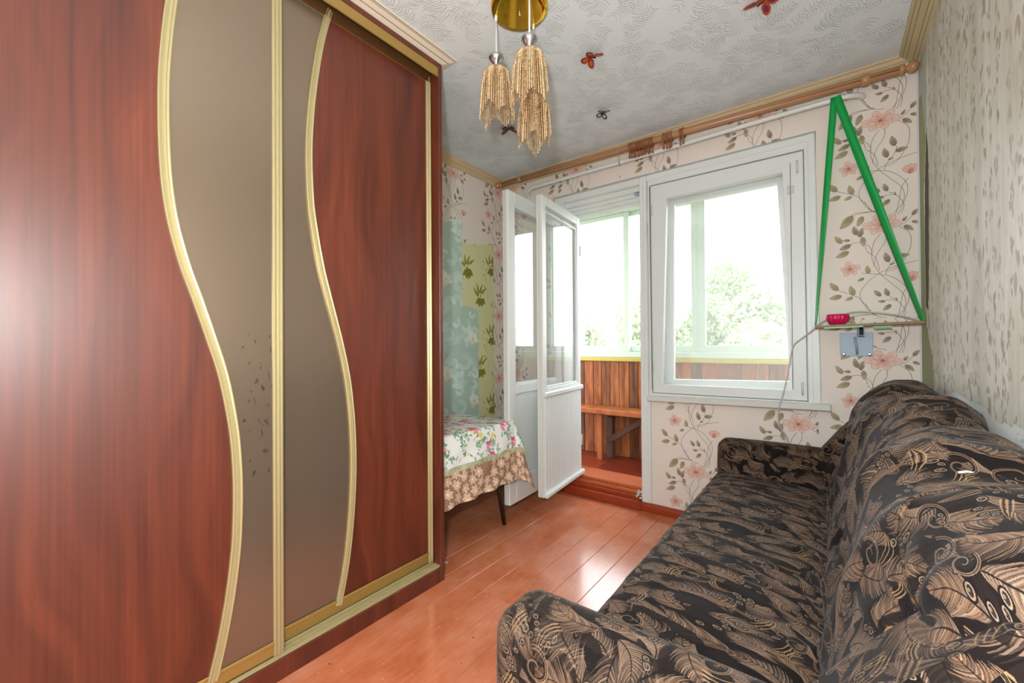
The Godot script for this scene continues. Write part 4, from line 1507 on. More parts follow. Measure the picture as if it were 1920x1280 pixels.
func build_wardrobe() -> void:
	var xf0 := -1.487
	var w := thing("wardrobe", "built-in mahogany sliding wardrobe with bronze wave panels and gold trim", "wardrobe", Vector3(-1.86, 0, -0.62))
	var off := -w.position
	var zend := 0.16
	var zfar := -1.389
	var parts := [["side_panel", Vector3(LEFT + 0.02, 0, zfar), Vector3(xf0, 2.487, zfar + 0.022), M.mahogany], ["side_panel", Vector3(LEFT + 0.02, 0, zend - 0.022), Vector3(xf0, 2.487, zend), M.mahogany], ["plinth", Vector3(LEFT + 0.02, 0, zfar + 0.022), Vector3(xf0, 0.070, zend - 0.022), M.mahogany], ["top_panel", Vector3(LEFT + 0.02, 2.463, zfar + 0.022), Vector3(xf0, 2.487, zend - 0.022), M.mahogany], ["back_panel", Vector3(LEFT + 0.004, 0.0, zfar), Vector3(LEFT + 0.02, 2.487, zend), M.mahogany]]
	for q in parts:
		var st := begin()
		box(st, off + q[1], off + q[2], 0.0015)
		put(q[0], st, q[3], w)
	var st := begin()
	box(st, off + Vector3(xf0 - 0.02, 2.452, zfar + 0.022), off + Vector3(xf0 - 0.004, 2.463, zend - 0.022), 0.001)
	box(st, off + Vector3(xf0 - 0.010, 2.420, zfar + 0.022), off + Vector3(xf0 - 0.002, 2.463, zend - 0.022), 0.001)
	put("top_track", st, M.gold_deep, w)
	st = begin()
	box(st, off + Vector3(xf0 - 0.055, 2.405, zfar + 0.022), off + Vector3(xf0 - 0.048, 2.452, zend - 0.022), 0.001)
	box(st, off + Vector3(xf0 - 0.098, 2.405, zfar + 0.022), off + Vector3(xf0 - 0.091, 2.452, zend - 0.022), 0.001)
	put("track_web", st, M.track_dark, w)
	st = begin()
	box(st, off + Vector3(xf0 - 0.10, 0.070, zfar + 0.022), off + Vector3(xf0 - 0.006, 0.075, zend - 0.022), 0.001)
	for x in [0.010, 0.030, 0.055, 0.075]:
		box(st, off + Vector3(xf0 - x - 0.006, 0.074, zfar + 0.024), off + Vector3(xf0 - x, 0.082, zend - 0.024), 0.001)
	put("bottom_track", st, M.gold, w)
	# doors: local plane x along the wall towards the window, y up, z into the room
	var c1 := [Vector2(2.44, -0.44), Vector2(2.36, -0.405), Vector2(2.25, -0.368), Vector2(2.121, -0.347), Vector2(1.98, -0.334), Vector2(1.845, -0.328), Vector2(1.656, -0.331), Vector2(1.509, -0.345), Vector2(1.376, -0.374), Vector2(1.271, -0.406), Vector2(1.155, -0.440), Vector2(1.036, -0.472), Vector2(0.895, -0.496), Vector2(0.791, -0.506), Vector2(0.675, -0.510), Vector2(0.537, -0.507), Vector2(0.442, -0.499), Vector2(0.37, -0.490), Vector2(0.305, -0.480), Vector2(0.214, -0.463), Vector2(0.125, -0.442)]
	var c2 := [Vector2(2.415, -0.838), Vector2(2.395, -0.831), Vector2(2.27, -0.801), Vector2(2.097, -0.774), Vector2(1.954, -0.760), Vector2(1.823, -0.755), Vector2(1.675, -0.760), Vector2(1.581, -0.771), Vector2(1.427, -0.799), Vector2(1.31, -0.829), Vector2(1.146, -0.873), Vector2(0.996, -0.905), Vector2(0.85, -0.922), Vector2(0.73, -0.928), Vector2(0.613, -0.928), Vector2(0.469, -0.920), Vector2(0.325, -0.904), Vector2(0.227, -0.887), Vector2(0.130, -0.864)]
	var basis := Basis(Vector3(0, 0, -1), Vector3(0, 1, 0), Vector3(1, 0, 0))
	# left door in the front track
	var xl := -1.500
	var d := node("sliding_door", w)
	d.set_meta("label", "left sliding door, in front, with a wide mahogany side")
	var xf := Transform3D(basis, off + Vector3(xl, 0, 0))
	var cl := scaled_curve(c1, 1.00874)
	door_panels(d, xf, cl, -0.11, 0.622, 0.130, 2.425, 0.028)
	st = begin()
	var o := off
	profile_stile(st, o.x + xl, o.z - 0.620, o.z - 0.653, 0.085, 2.43)
	profile_stile(st, o.x + xl, o.z + 0.138, o.z + 0.108, 0.085, 2.43)
	put("stile", st, M.gold, d)
	st = begin()
	box(st, o + Vector3(xl - 0.02, 0.088, -0.622), o + Vector3(xl + 0.004, 0.135, 0.11), 0.003)
	box(st, o + Vector3(xl + 0.002, 0.124, -0.622), o + Vector3(xl + 0.008, 0.137, 0.11), 0.002)
	put("bottom_rail", st, M.gold_deep, d)
	st = begin()
	box(st, o + Vector3(xl - 0.02, 2.415, -0.622), o + Vector3(xl + 0.004, 2.44, 0.11), 0.003)
	put("top_rail", st, M.gold_deep, d)
	# right door in the rear track
	var xr := -1.545
	d = node("sliding_door", w)
	d.set_meta("label", "right sliding door, set further back, mahogany towards the window")
	xf = Transform3D(basis, off + Vector3(xr, 0, 0))
	var cr := scaled_curve(c2, 1.0151)
	door_panels(d, xf, cr, 0.60, 1.338, 0.135, 2.43, 0.026, true)
	st = begin()
	profile_stile(st, o.x + xr, o.z - 1.336, o.z - 1.364, 0.085, 2.43)
	profile_stile(st, o.x + xr, o.z - 0.575, o.z - 0.603, 0.085, 2.43)
	put("stile", st, M.gold, d)
	st = begin()
	box(st, o + Vector3(xr - 0.02, 0.086, -1.337), o + Vector3(xr + 0.005, 0.134, -0.60), 0.003)
	box(st, o + Vector3(xr + 0.003, 0.124, -1.337), o + Vector3(xr + 0.009, 0.137, -0.60), 0.002)
	put("bottom_rail", st, M.gold_deep, d)
	st = begin()
	box(st, o + Vector3(xr - 0.02, 2.405, -1.337), o + Vector3(xr + 0.006, 2.42, -0.60), 0.002)
	put("top_rail", st, M.gold_deep, d)


func door_panels(d: Node3D, xf: Transform3D, c: PackedVector2Array, lo: float, hi: float, y0: float, y1: float, sw: float, wood_far := false) -> void:
	var near := PackedVector2Array()
	var far := PackedVector2Array()
	near.append(Vector2(lo, y1))
	near.append(Vector2(lo, y0))
	far.append(Vector2(hi, y0))
	far.append(Vector2(hi, y1))
	for i in c.size():
		near.append(Vector2(c[i].x, clampf(c[i].y, y0, y1)))
	for i in c.size():
		far.append(Vector2(c[c.size() - 1 - i].x, clampf(c[c.size() - 1 - i].y, y0, y1)))
	var back := xf.translated_local(Vector3(0, 0, -0.012))
	var st := begin()
	sheet(st, far if wood_far else near, back, 0.012, 0, 0, 0, 0)
	put("wood_panel", st, M.mahogany, d)
	st = begin()
	sheet(st, near if wood_far else far, back, 0.012, 1.5, 0.014 if not wood_far else 0.35, 0.4167, 1.0917)
	put("bronze_panel", st, M.bronze, d)
	st = begin()
	curved_strip(st, c, sw, xf)
	put("curved_trim", st, M.gold, d)


# ==================================================================== the sofa
func back_point(t: float, z: float) -> Vector3:
	# t from the crease at the seat (0), over the top, down to the wall (1)
	var pr := [Vector2(-0.03, 0.36), Vector2(0.012, 0.44), Vector2(0.046, 0.53), Vector2(0.072, 0.63), Vector2(0.095, 0.74), Vector2(0.124, 0.838), Vector2(0.178, 0.898), Vector2(0.25, 0.922), Vector2(0.318, 0.905), Vector2(0.346, 0.85), Vector2(0.350, 0.70)]
	var f := t * (pr.size() - 1)
	var i := mini(int(f), pr.size() - 2)
	var a: Vector2 = pr[maxi(i - 1, 0)]
	var b: Vector2 = pr[i]
	var c: Vector2 = pr[i + 1]
	var e: Vector2 = pr[mini(i + 2, pr.size() - 1)]
	var p := b.cubic_interpolate(c, a, e, f - i)
	var tan := (c - b).normalized()
	var nrm := Vector2(-tan.y, tan.x)
	var live := smoothstep(0.0, 0.12, t) * (1.0 - smoothstep(0.72, 0.9, t))
	# two cushions under one throw, with slack folds falling towards the seat
	var s1 := clampf((z + 2.62) / 1.02, 0, 1)
	var s2 := clampf((z + 1.60) / 0.96, 0, 1)
	var puff := 0.030 * pow(sin(PI * s1), 0.5) + 0.040 * pow(sin(PI * s2), 0.5)
	var d := puff * live
	for q in [[-2.30, 0.34, 0.045, 0.020], [-1.98, 0.46, 0.05, 0.024], [-1.62, 0.50, 0.045, -0.030], [-1.32, 0.42, 0.055, 0.026], [-1.02, 0.36, 0.05, 0.018], [-2.52, 0.2, 0.04, 0.016]]:
		var s: float = z - (q[0] + q[1] * (t - 0.4))
		d += q[3] * exp(-s * s / (q[2] * q[2])) * live * (1.0 - 0.5 * smoothstep(0.45, 0.8, t))
	d += 0.010 * sin(z * 7.0 + t * 9.0) * live
	# pulled-in tuft near the arm with creases running out of it
	var tu := Vector2((t - 0.38) * 1.2, z + 0.80)
	d -= 0.035 * exp(-tu.length_squared() / 0.004)
	d += 0.007 * sin(tu.angle() * 9.0) * exp(-pow((tu.length() - 0.10) / 0.08, 2.0)) * live
	# the back sinks a little towards the near end
	p.y -= 0.055 * smoothstep(-2.1, -0.9, z) * smoothstep(0.3, 0.7, t)
	d += (0.030 * absf(sin(PI * (z + 2.1) / 0.5)) - 0.018) * smoothstep(0.45, 0.7, t)
	p += nrm * d
	p.x = minf(p.x, 0.352)
	return Vector3(p.x, p.y, z)


func build_sofa() -> void:
	var s := thing("sofa", "brown and black paisley velour sofa along the right wall", "sofa", Vector3(-0.1, 0, -1.7))
	var off := -s.position
	var st := begin()
	box(st, off + Vector3(-0.50, 0.05, -2.62), off + Vector3(0.33, 0.22, -0.80), 0.01)
	put("base", st, M.fabric_tri, s)
	for q in [[-0.46, -2.66], [0.28, -2.66], [-0.46, -0.74], [0.28, -0.74]]:
		st = begin()
		box(st, off + Vector3(q[0] - 0.025, 0, q[1] - 0.025), off + Vector3(q[0] + 0.025, 0.09, q[1] + 0.025), 0.004)
		put("leg", st, M.dark_wood, s)
	# seat: soft slab with shallow wrinkles
	st = begin(true)
	var nx := 40
	var nz := 110
	var rows := []
	var prof := spline2([Vector2(-0.505, 0.16), Vector2(-0.548, 0.20), Vector2(-0.556, 0.27), Vector2(-0.548, 0.345), Vector2(-0.518, 0.388), Vector2(-0.46, 0.402), Vector2(-0.36, 0.404), Vector2(-0.22, 0.400), Vector2(-0.10, 0.392), Vector2(-0.03, 0.378), Vector2(0.06, 0.36)], 4)
	var nz1 := noise(201, 1.0, 3)
	for j in nz + 1:
		var z := lerpf(-2.64, -0.79, float(j) / nz)
		var row := []
		var e := minf(z + 2.64, -0.79 - z)
		for i in prof.size():
			var p := prof[i]
			var k := smoothstep(-0.53, -0.40, p.x)
			var h := (0.010 * nz1.get_noise_2d(p.x * 3.5, z * 4.5) + 0.006 * nz1.get_noise_2d(p.x * 3.0 + 40.0, z * 15.0 + p.x * 8.0)) * k
			h -= 0.02 * (1.0 - smoothstep(0.0, 0.07, e)) * k
			h += 0.012 * sin(PI * clampf(e / 0.9, 0, 1)) * k
			row.append(off + Vector3(p.x + 0.006 * nz1.get_noise_1d(z * 6.0) * (1.0 - k), p.y + h, z))
		rows.append(row)
	for j in nz:
		for i in prof.size() - 1:
			var u := Vector2(float(i) / 30.0, float(j) / nz * 3.1)
			var du := Vector2(1.0 / 30.0, 0)
			var dv := Vector2(0, 3.1 / nz)
			quad(st, rows[j][i], rows[j + 1][i], rows[j + 1][i + 1], rows[j][i + 1], u, u + dv, u + du + dv, u + du)
	put("seat", st, M.fabric, s)
	# back with two loose cushions under the cover
	st = begin(true)
	var nt := 60
	nz = 150
	rows = []
	for j in nz + 1:
		var z := lerpf(-2.66, -0.64, pow(float(j) / nz, 1.0))
		var e := minf(z + 2.66, -0.64 - z)
		var row := []
		for i in nt + 1:
			var p := back_point(float(i) / nt, z)
			var k := 1.0 - clampf(e / 0.11, 0.0, 1.0)
			k = 1.0 - sqrt(1.0 - k * k)
			p.x = lerpf(p.x, 0.24, k)
			p.y = lerpf(p.y, 0.62, k)
			row.append(off + p)
		rows.append(row)
	for j in nz:
		for i in nt:
			var u := Vector2(float(i) / nt * 1.75, float(j) / nz * 3.2)
			var du := Vector2(1.75 / nt, 0)
			var dv := Vector2(0, 3.2 / nz)
			quad(st, rows[j][i], rows[j + 1][i], rows[j + 1][i + 1], rows[j][i + 1], u, u + dv, u + du + dv, u + du)
	put("backrest", st, M.fabric, s)
	# arms
	for q in [[Vector3(-0.535, 0.08, -2.765), Vector3(0.12, 0.572, -2.63), 0.05], [Vector3(-0.585, 0.08, -0.835), Vector3(0.20, 0.568, -0.665), 0.055]]:
		st = begin(true)
		rbox(st, off + q[0], off + q[1], q[2], Vector3i(16, 14, 10), 0.008)
		put("armrest", st, M.fabric_tri, s)
	# upholstered ends of the back frame
	for q in [-2.76, -0.80]:
		st = begin()
		prism(st, PackedVector2Array([Vector2(-0.06, 0.50), Vector2(-0.05, 0.57), Vector2(0.02, 0.67), Vector2(0.09, 0.755), Vector2(0.15, 0.82), Vector2(0.22, 0.85), Vector2(0.35, 0.86), Vector2(0.35, 0.10), Vector2(0.0, 0.10)]), Transform3D(Basis.IDENTITY, off + Vector3(0, 0, q)), 0.12)
		put("back_frame", st, M.fabric_tri, s)
	# stitched seam round the near cushion
	st = begin(true)
	var pts := []
	for k in 15:
		var f := k / 14.0
		var p := back_point(lerpf(0.40, 0.74, f), -0.80 - 0.20 * sin(PI * pow(f, 0.8) * 0.72))
		pts.append(off + p + Vector3(-0.002, 0.001, 0))
	tube(st, spline(pts, 6), 0.0038, 8)
	put("piping", st, M.fabric_tri, s)


# ==================================================================== table under two cloths
func drape(st: SurfaceTool, lo: Vector2, hi: Vector2, y: float, drop: float, flare: float, wave: float, waves: float, us: float, seed_: int) -> Array:
	# rectangular cloth over a table: returns the points of its hem
	var nz1 := noise(seed_, 1.0, 2)
	var n := 56
	var f := func(a: float, b: float) -> Vector3:
		var p := Vector2(a, b)
		var q := p.clamp(lo, hi)
		var o := p - q
		var l := o.length()
		if l < 1e-5:
			return Vector3(p.x, y, p.y)
		var dirv := o / l
		var along := (p.x - p.y) * waves
		var w := wave * sin(along) * minf(l / drop, 1.3) + wave * 0.8 * nz1.get_noise_2d(p.x * 5, p.y * 5) * minf(l / drop, 1.0)
		var corner := 2.0 * absf(o.x * o.y) / (l * l)
		w *= 1.0 - 0.8 * corner
		var out := flare * l + 0.006 + w + 0.20 * l * corner
		var down := sqrt(maxf(l * l - out * out, 0.0)) if corner > 0.01 else maxf(l - 0.004, 0.0)
		return Vector3(q.x + dirv.x * out, y - down * 0.985, q.y + dirv.y * out)
	# the near and left sides stand against the wardrobe and the wall
	var us0 := []
	var vs0 := []
	for i in n + 1:
		us0.append(lerpf(lo.x, hi.x + drop, float(i) / n))
		vs0.append(lerpf(hi.y, lo.y - drop, float(i) / n))
	var g := []
	for i in n + 1:
		var row := []
		for j in n + 1:
			row.append(f.call(us0[i], vs0[j]))
		g.append(row)
	for i in n:
		for j in n:
			quad(st, g[i][j], g[i + 1][j], g[i + 1][j + 1], g[i][j + 1], Vector2(us0[i], vs0[j]) * us, Vector2(us0[i + 1], vs0[j]) * us, Vector2(us0[i + 1], vs0[j + 1]) * us, Vector2(us0[i], vs0[j + 1]) * us)
	var hem := []
	for j in n + 1:
		hem.append(g[n][j])
	for i in range(n - 1, -1, -1):
		hem.append(g[i][n])
	return hem


func build_table() -> void:
	var t := thing("table", "small table with dark splayed legs under two cloths, behind the wardrobe", "table", Vector3(-1.9, 0, -1.75))
	var off := -t.position
	var x0 := -2.20
	var x1 := -1.60
	var z0 := -2.075
	var z1 := -1.42
	var st := begin()
	box(st, off + Vector3(x0, 0.622, z0), off + Vector3(x1, 0.644, z1), 0.003)
	put("tabletop", st, M.dark_wood, t)
	st = begin()
	box(st, off + Vector3(x0 + 0.05, 0.56, z0 + 0.05), off + Vector3(x1 - 0.06, 0.622, z1 - 0.05), 0.003)
	put("apron", st, M.dark_wood, t)
	for q in [[x1 - 0.10, z0 + 0.10, 0.06, 0.05], [x1 - 0.10, z1 - 0.12, 0.06, -0.06], [x0 + 0.1, z0 + 0.1, -0.05, -0.05], [x0 + 0.1, z1 - 0.12, -0.05, 0.06]]:
		st = begin(true)
		var a := off + Vector3(q[0], 0.60, q[1])
		var b := off + Vector3(q[0] + q[2], 0.0, q[1] - q[3] * 1.3)
		tube(st, PackedVector3Array([a, a.lerp(b, 0.5), b]), 0.021, 10, 0.62)
		put("leg", st, M.dark_wood, t)
	# lace cloth below, flowered cloth on top
	st = begin(true)
	drape(st, Vector2(x0, z0), Vector2(x1, z1), 0.647, 0.365, 0.10, 0.012, 34.0, 2.3, 301)
	var lace := put("lace_tablecloth", st, M.lace)
	tag(lace, "beige lace tablecloth with a long corner point, under the flowered cloth", "tablecloth")
	var cl := Node3D.new()
	cl.name = numbered("flowered_tablecloth")
	add_child(cl)
	tag(cl, "white tablecloth printed with pink and yellow flowers, edged with green fringe", "tablecloth")
	st = begin(true)
	var hem := drape(st, Vector2(x0, z0), Vector2(x1 + 0.004, z1), 0.650, 0.165, 0.16, 0.006, 30.0, 1.55, 302)
	put("cloth", st, M.cloth, cl)
	st = begin()
	for i in hem.size() - 1:
		for k in 4:
			var p: Vector3 = (hem[i] as Vector3).lerp(hem[i + 1], k / 4.0)
			var q: Vector3 = (hem[i] as Vector3).lerp(hem[i + 1], (k + 0.6) / 4.0)
			var dn := Vector3(rng.randf_range(-0.003, 0.003), -0.030 + rng.randf_range(-0.004, 0.004), rng.randf_range(-0.003, 0.003))
			var ou := Vector3(0.003, 0, -0.001)
			quad(st, p + dn + ou, q + dn + ou, q + ou * 0.3, p + ou * 0.3)
	var fr := put("fringe", st, M.fringe, cl)
	fr.set_meta("kind", "stuff")
	fr.set_meta("label", "pale green thread fringe along the hem")


# ==================================================================== ceiling lamp
func build_chandelier() -> void:
	var c := thing("pendant_lamp", "brass ceiling plate with three cords and gold bead-draped shades", "lamp", Vector3(-1.004, CEIL, -1.371))
	var off := -c.position
	var st := begin(true)
	lathe(st, [Vector2(0.0, -0.022), Vector2(0.09, -0.021), Vector2(0.110, -0.0185), Vector2(0.116, -0.013), Vector2(0.117, 0.0)], Transform3D(Basis.IDENTITY, Vector3.ZERO), 48)
	put("ceiling_plate", st, M.brass, c)
	st = begin(true)
	lathe(st, [Vector2(0, -0.038), Vector2(0.004, -0.037), Vector2(0.0065, -0.033), Vector2(0.005, -0.028), Vector2(0.007, -0.022)], Transform3D.IDENTITY, 16)
	put("screw", st, M.chrome, c)
	var pos := [Vector3(-1.093, 0, -1.327), Vector3(-0.997, 0, -1.460), Vector3(-0.9165, 0, -1.315)]
	var cup := [2.321, 2.238, 2.312]
	for i in 3:
		var p := Vector3(off.x + pos[i].x, 0, off.z + pos[i].z)
		var y: float = off.y + cup[i]
		st = begin(true)
		tube(st, PackedVector3Array([p + Vector3(0, -0.02, 0), p + Vector3(0.001, y + 0.1, 0), p + Vector3(0, y - 0.01, 0)]), 0.0028 if i < 2 else 0.004, 8)
		put("cord", st, M.pipe, c)
		st = begin(true)
		lathe(st, [Vector2(0.0035, -0.044), Vector2(0.005, -0.042), Vector2(0.0068, -0.022), Vector2(0.006, -0.02)], Transform3D(Basis.IDENTITY, p + Vector3(0, 0, 0)), 12)
		put("cord_grip", st, M.pipe, c)
		st = begin(true)
		lathe(st, [Vector2(0.0, -0.004), Vector2(0.026, -0.002), Vector2(0.0315, 0.001), Vector2(0.032, -0.003), Vector2(0.022, -0.016), Vector2(0.012, -0.028), Vector2(0.0075, -0.038), Vector2(0.0075, -0.046), Vector2(0, -0.046)], Transform3D(Basis.IDENTITY, p + Vector3(0, y, 0)), 24)
		put("trumpet_cap", st, M.chrome, c)
		st = begin(true)
		lathe(st, [Vector2(0.006, -0.044), Vector2(0.016, -0.046), Vector2(0.020, -0.053), Vector2(0.018, -0.060), Vector2(0.008, -0.062)], Transform3D(Basis.IDENTITY, p + Vector3(0, y, 0)), 18, 9, 0.12)
		put("glass_collar", st, M.clear, c)
		bead_shade(c, p + Vector3(0, y - 0.052, 0), i)


func bead_shade(c: Node3D, top: Vector3, seed_: int) -> void:
	var rr := RandomNumberGenerator.new()
	rr.seed = 400 + seed_
	var st := begin(true)
	lathe(st, [Vector2(0, -0.5), Vector2(0.36, -0.36), Vector2(0.5, 0), Vector2(0.36, 0.36), Vector2(0, 0.5)], Transform3D.IDENTITY, 6)
	st.generate_normals()
	var mesh := st.commit()
	var mm := MultiMesh.new()
	mm.transform_format = MultiMesh.TRANSFORM_3D
	mm.use_colors = true
	mm.mesh = mesh
	var xs := []
	var cs := []
	var strands := 58
	var ph := rr.randf() * TAU
	for k in strands:
		var a := TAU * k / strands
		var fold := 0.006 * sin(a * 9.0 + ph)
		# hem in long points
		var tooth := absf(fposmod(a * 5.0 / TAU + ph, 1.0) * 2.0 - 1.0)
		var len := 0.150 + 0.055 * pow(tooth, 1.5) + 0.012 * sin(a * 2.0 + ph)
		var s := 0.0
		while s < len + 0.05:
			# over a small dome, then straight down, flaring a little
			var r: float
			var y: float
			if s < 0.062:
				var t := s / 0.062
				r = 0.020 + 0.036 * sin(t * PI * 0.5)
				y = -0.030 * (1.0 - cos(t * PI * 0.5))
			else:
				r = 0.056 + 0.075 * (s - 0.062) + fold * minf((s - 0.062) / 0.05, 1.0)
				y = -0.030 - (s - 0.062)
			var p := top + Vector3(cos(a) * r, y, sin(a) * r)
			xs.append(Transform3D(Basis(Vector3.UP, -a + rr.randf_range(-0.4, 0.4)).scaled(Vector3(0.0070, 0.0054, 0.0056)), p))
			var tone := 0.5 + 0.5 * sin(a * 9.0 + ph) if rr.randf() < 0.8 else rr.randf()
			cs.append(Color(0.42, 0.23, 0.085).lerp(Color(0.92, 0.74, 0.47), clampf(tone * 0.7 + rr.randf() * 0.3, 0, 1)))
			s += 0.0056
	mm.instance_count = xs.size()
	for i in xs.size():
		mm.set_instance_transform(i, xs[i])
		mm.set_instance_color(i, cs[i])
	var o := MultiMeshInstance3D.new()
	o.name = "bead_shade"
	o.multimesh = mm
	o.material_override = M.bead
	o.set_meta("kind", "stuff")
	o.set_meta("label", "shade of gold bead strings with a pointed hem")
	c.add_child(o, true)


# ==================================================================== curtain rod, rings, white pipe
func build_curtain_gear() -> void:
	var a := Vector3(-2.17, 2.4665, -2.70)
	var b := Vector3(0.27, 2.424, -2.70)
	var r := thing("curtain_rod", "long brown wooden curtain rod under the ceiling moulding", "curtain rod", (a + b) * 0.5)
	var off := -r.position
	var st := begin(true)
	tube(st, PackedVector3Array([off + a, off + (a + b) * 0.5 + Vector3(0, 0.004, 0), off + b]), 0.0205, 18)
	put("pole", st, M.rod_wood, r)
	for q in [[a, -1.0], [b, 1.0]]:
		st = begin(true)
		var s: float = q[1]
		lathe(st, [Vector2(0.0, -0.004), Vector2(0.022, -0.002), Vector2(0.024, 0.008), Vector2(0.022, 0.016), Vector2(0.013, 0.020), Vector2(0.012, 0.025), Vector2(0.022, 0.032), Vector2(0.027, 0.043), Vector2(0.024, 0.056), Vector2(0.014, 0.064), Vector2(0.008, 0.068), Vector2(0, 0.072)], Transform3D(Basis(Vector3(0, 1, 0), Vector3(s, 0, 0), Vector3(0, 0, 1) * -s) if false else Basis(Vector3.BACK, -s * PI * 0.5), off + q[0]), 20)
		put("finial", st, M.rod_wood, r)
	for q in [-1.985, 0.145]:
		var y := lerpf(a.y, b.y, (q - a.x) / (b.x - a.x))
		var p := off + Vector3(q, y, -2.70)
		st = begin(true)
		lathe(st, [Vector2(0.021, -0.016), Vector2(0.026, -0.009), Vector2(0.026, 0.009), Vector2(0.021, 0.016)], Transform3D(Basis(Vector3.BACK, PI * 0.5), p), 18)
		lathe(st, [Vector2(0.010, 0.0), Vector2(0.011, -0.05), Vector2(0.021, -0.062), Vector2(0.023, -0.084), Vector2(0.0, -0.088)], Transform3D(Basis(Vector3.RIGHT, -PI * 0.5).rotated(Vector3.RIGHT, PI + 0.5), p), 16)
		put("bracket", st, M.rod_wood, r)
	# rings pushed together, each with a clip
	var groups := [[-1.066, 0.0140, 12, "in the long bunch above the doorway"], [-0.838, 0.0155, 4, "in the short bunch above the window"], [-0.738, 0.020, 2, "in the last pair above the window"]]
	var proto: Node3D = null
	for g in groups:
		for k in int(g[2]):
			var x: float = g[0] + g[1] * k
			var y := lerpf(a.y, b.y, (x - a.x) / (b.x - a.x)) + 0.003
			var label: String = "brown curtain ring with clip, %s from left %s" % [["first", "second", "third", "fourth", "fifth", "sixth", "seventh", "eighth", "ninth", "tenth", "eleventh", "twelfth"][k], g[3]]
			var ring: Node3D
			if proto == null:
				ring = thing("curtain_ring", label, "curtain ring", Vector3.ZERO, "curtain rings " + g[3])
				proto = ring
				st = begin(true)
				var pts := PackedVector3Array()
				for i in 25:
					var t := TAU * i / 24.0
					pts.append(Vector3(0, cos(t) * 0.0275 - 0.006, sin(t) * 0.0275))
				tube(st, pts, 0.0052, 8)
				put("hoop", st, M.ring_wood, ring)
				st = begin()
				box(st, Vector3(-0.004, -0.064, -0.003), Vector3(0.004, -0.040, 0.003), 0.001)
				box(st, Vector3(-0.0055, -0.078, -0.006), Vector3(0.0055, -0.060, 0.004), 0.002)
				put("clip", st, M.ring_wood, ring)
			else:
				ring = proto.duplicate()
				ring.name = numbered("curtain_ring")
				add_child(ring)
				ring.set_meta("label", label)
				ring.set_meta("group", "curtain rings " + g[3])
			ring.position = Vector3(x, y, -2.70)
			ring.rotation = Vector3(rng.randf_range(-0.12, 0.12), rng.randf_range(-0.14, 0.14), 0)
	# a lone wire hook left on the rod
	st = begin(true)
	var hx := -1.145
	var hy := lerpf(a.y, b.y, (hx - a.x) / (b.x - a.x))
	var hp := []
	for i in 10:
		var t := -0.4 + 3.9 * i / 9.0
		hp.append(Vector3(hx, hy + cos(t - 0.6) * 0.022, -2.70 + sin(t - 0.6) * 0.022))
	hp.append(Vector3(hx, hy - 0.05, -2.705))
	hp.append(Vector3(hx, hy - 0.085, -2.70))
	hp.append(Vector3(hx + 0.006, hy - 0.10, -2.695))
	hp.append(Vector3(hx + 0.012, hy - 0.085, -2.69))
	tube(st, spline(hp, 4), 0.0026, 6)
	var hook := put("curtain_hook", st, M.steel)
	tag(hook, "grey wire curtain hook hanging alone left of the bunched rings", "hook")
	# white pipe below
	st = begin(true)
	tube(st, spline([Vector3(-1.955, 2.335, BACK + 0.004), Vector3(-1.952, 2.352, -2.755), Vector3(-1.90, 2.376, -2.732), Vector3(-1.80, 2.380, -2.73), Vector3(-1.0, 2.382, -2.73), Vector3(-0.25, 2.388, -2.73), Vector3(0.0, 2.388, -2.73), Vector3(0.07, 2.386, -2.731), Vector3(0.112, 2.384, -2.745), Vector3(0.135, 2.384, -2.768), Vector3(0.138, 2.384, BACK + 0.002)], 8), 0.0135, 14)
	var pipe := put("curtain_pipe", st, M.pipe)
	tag(pipe, "thin white pipe rail bent into the wall below the wooden rod", "pipe rail")


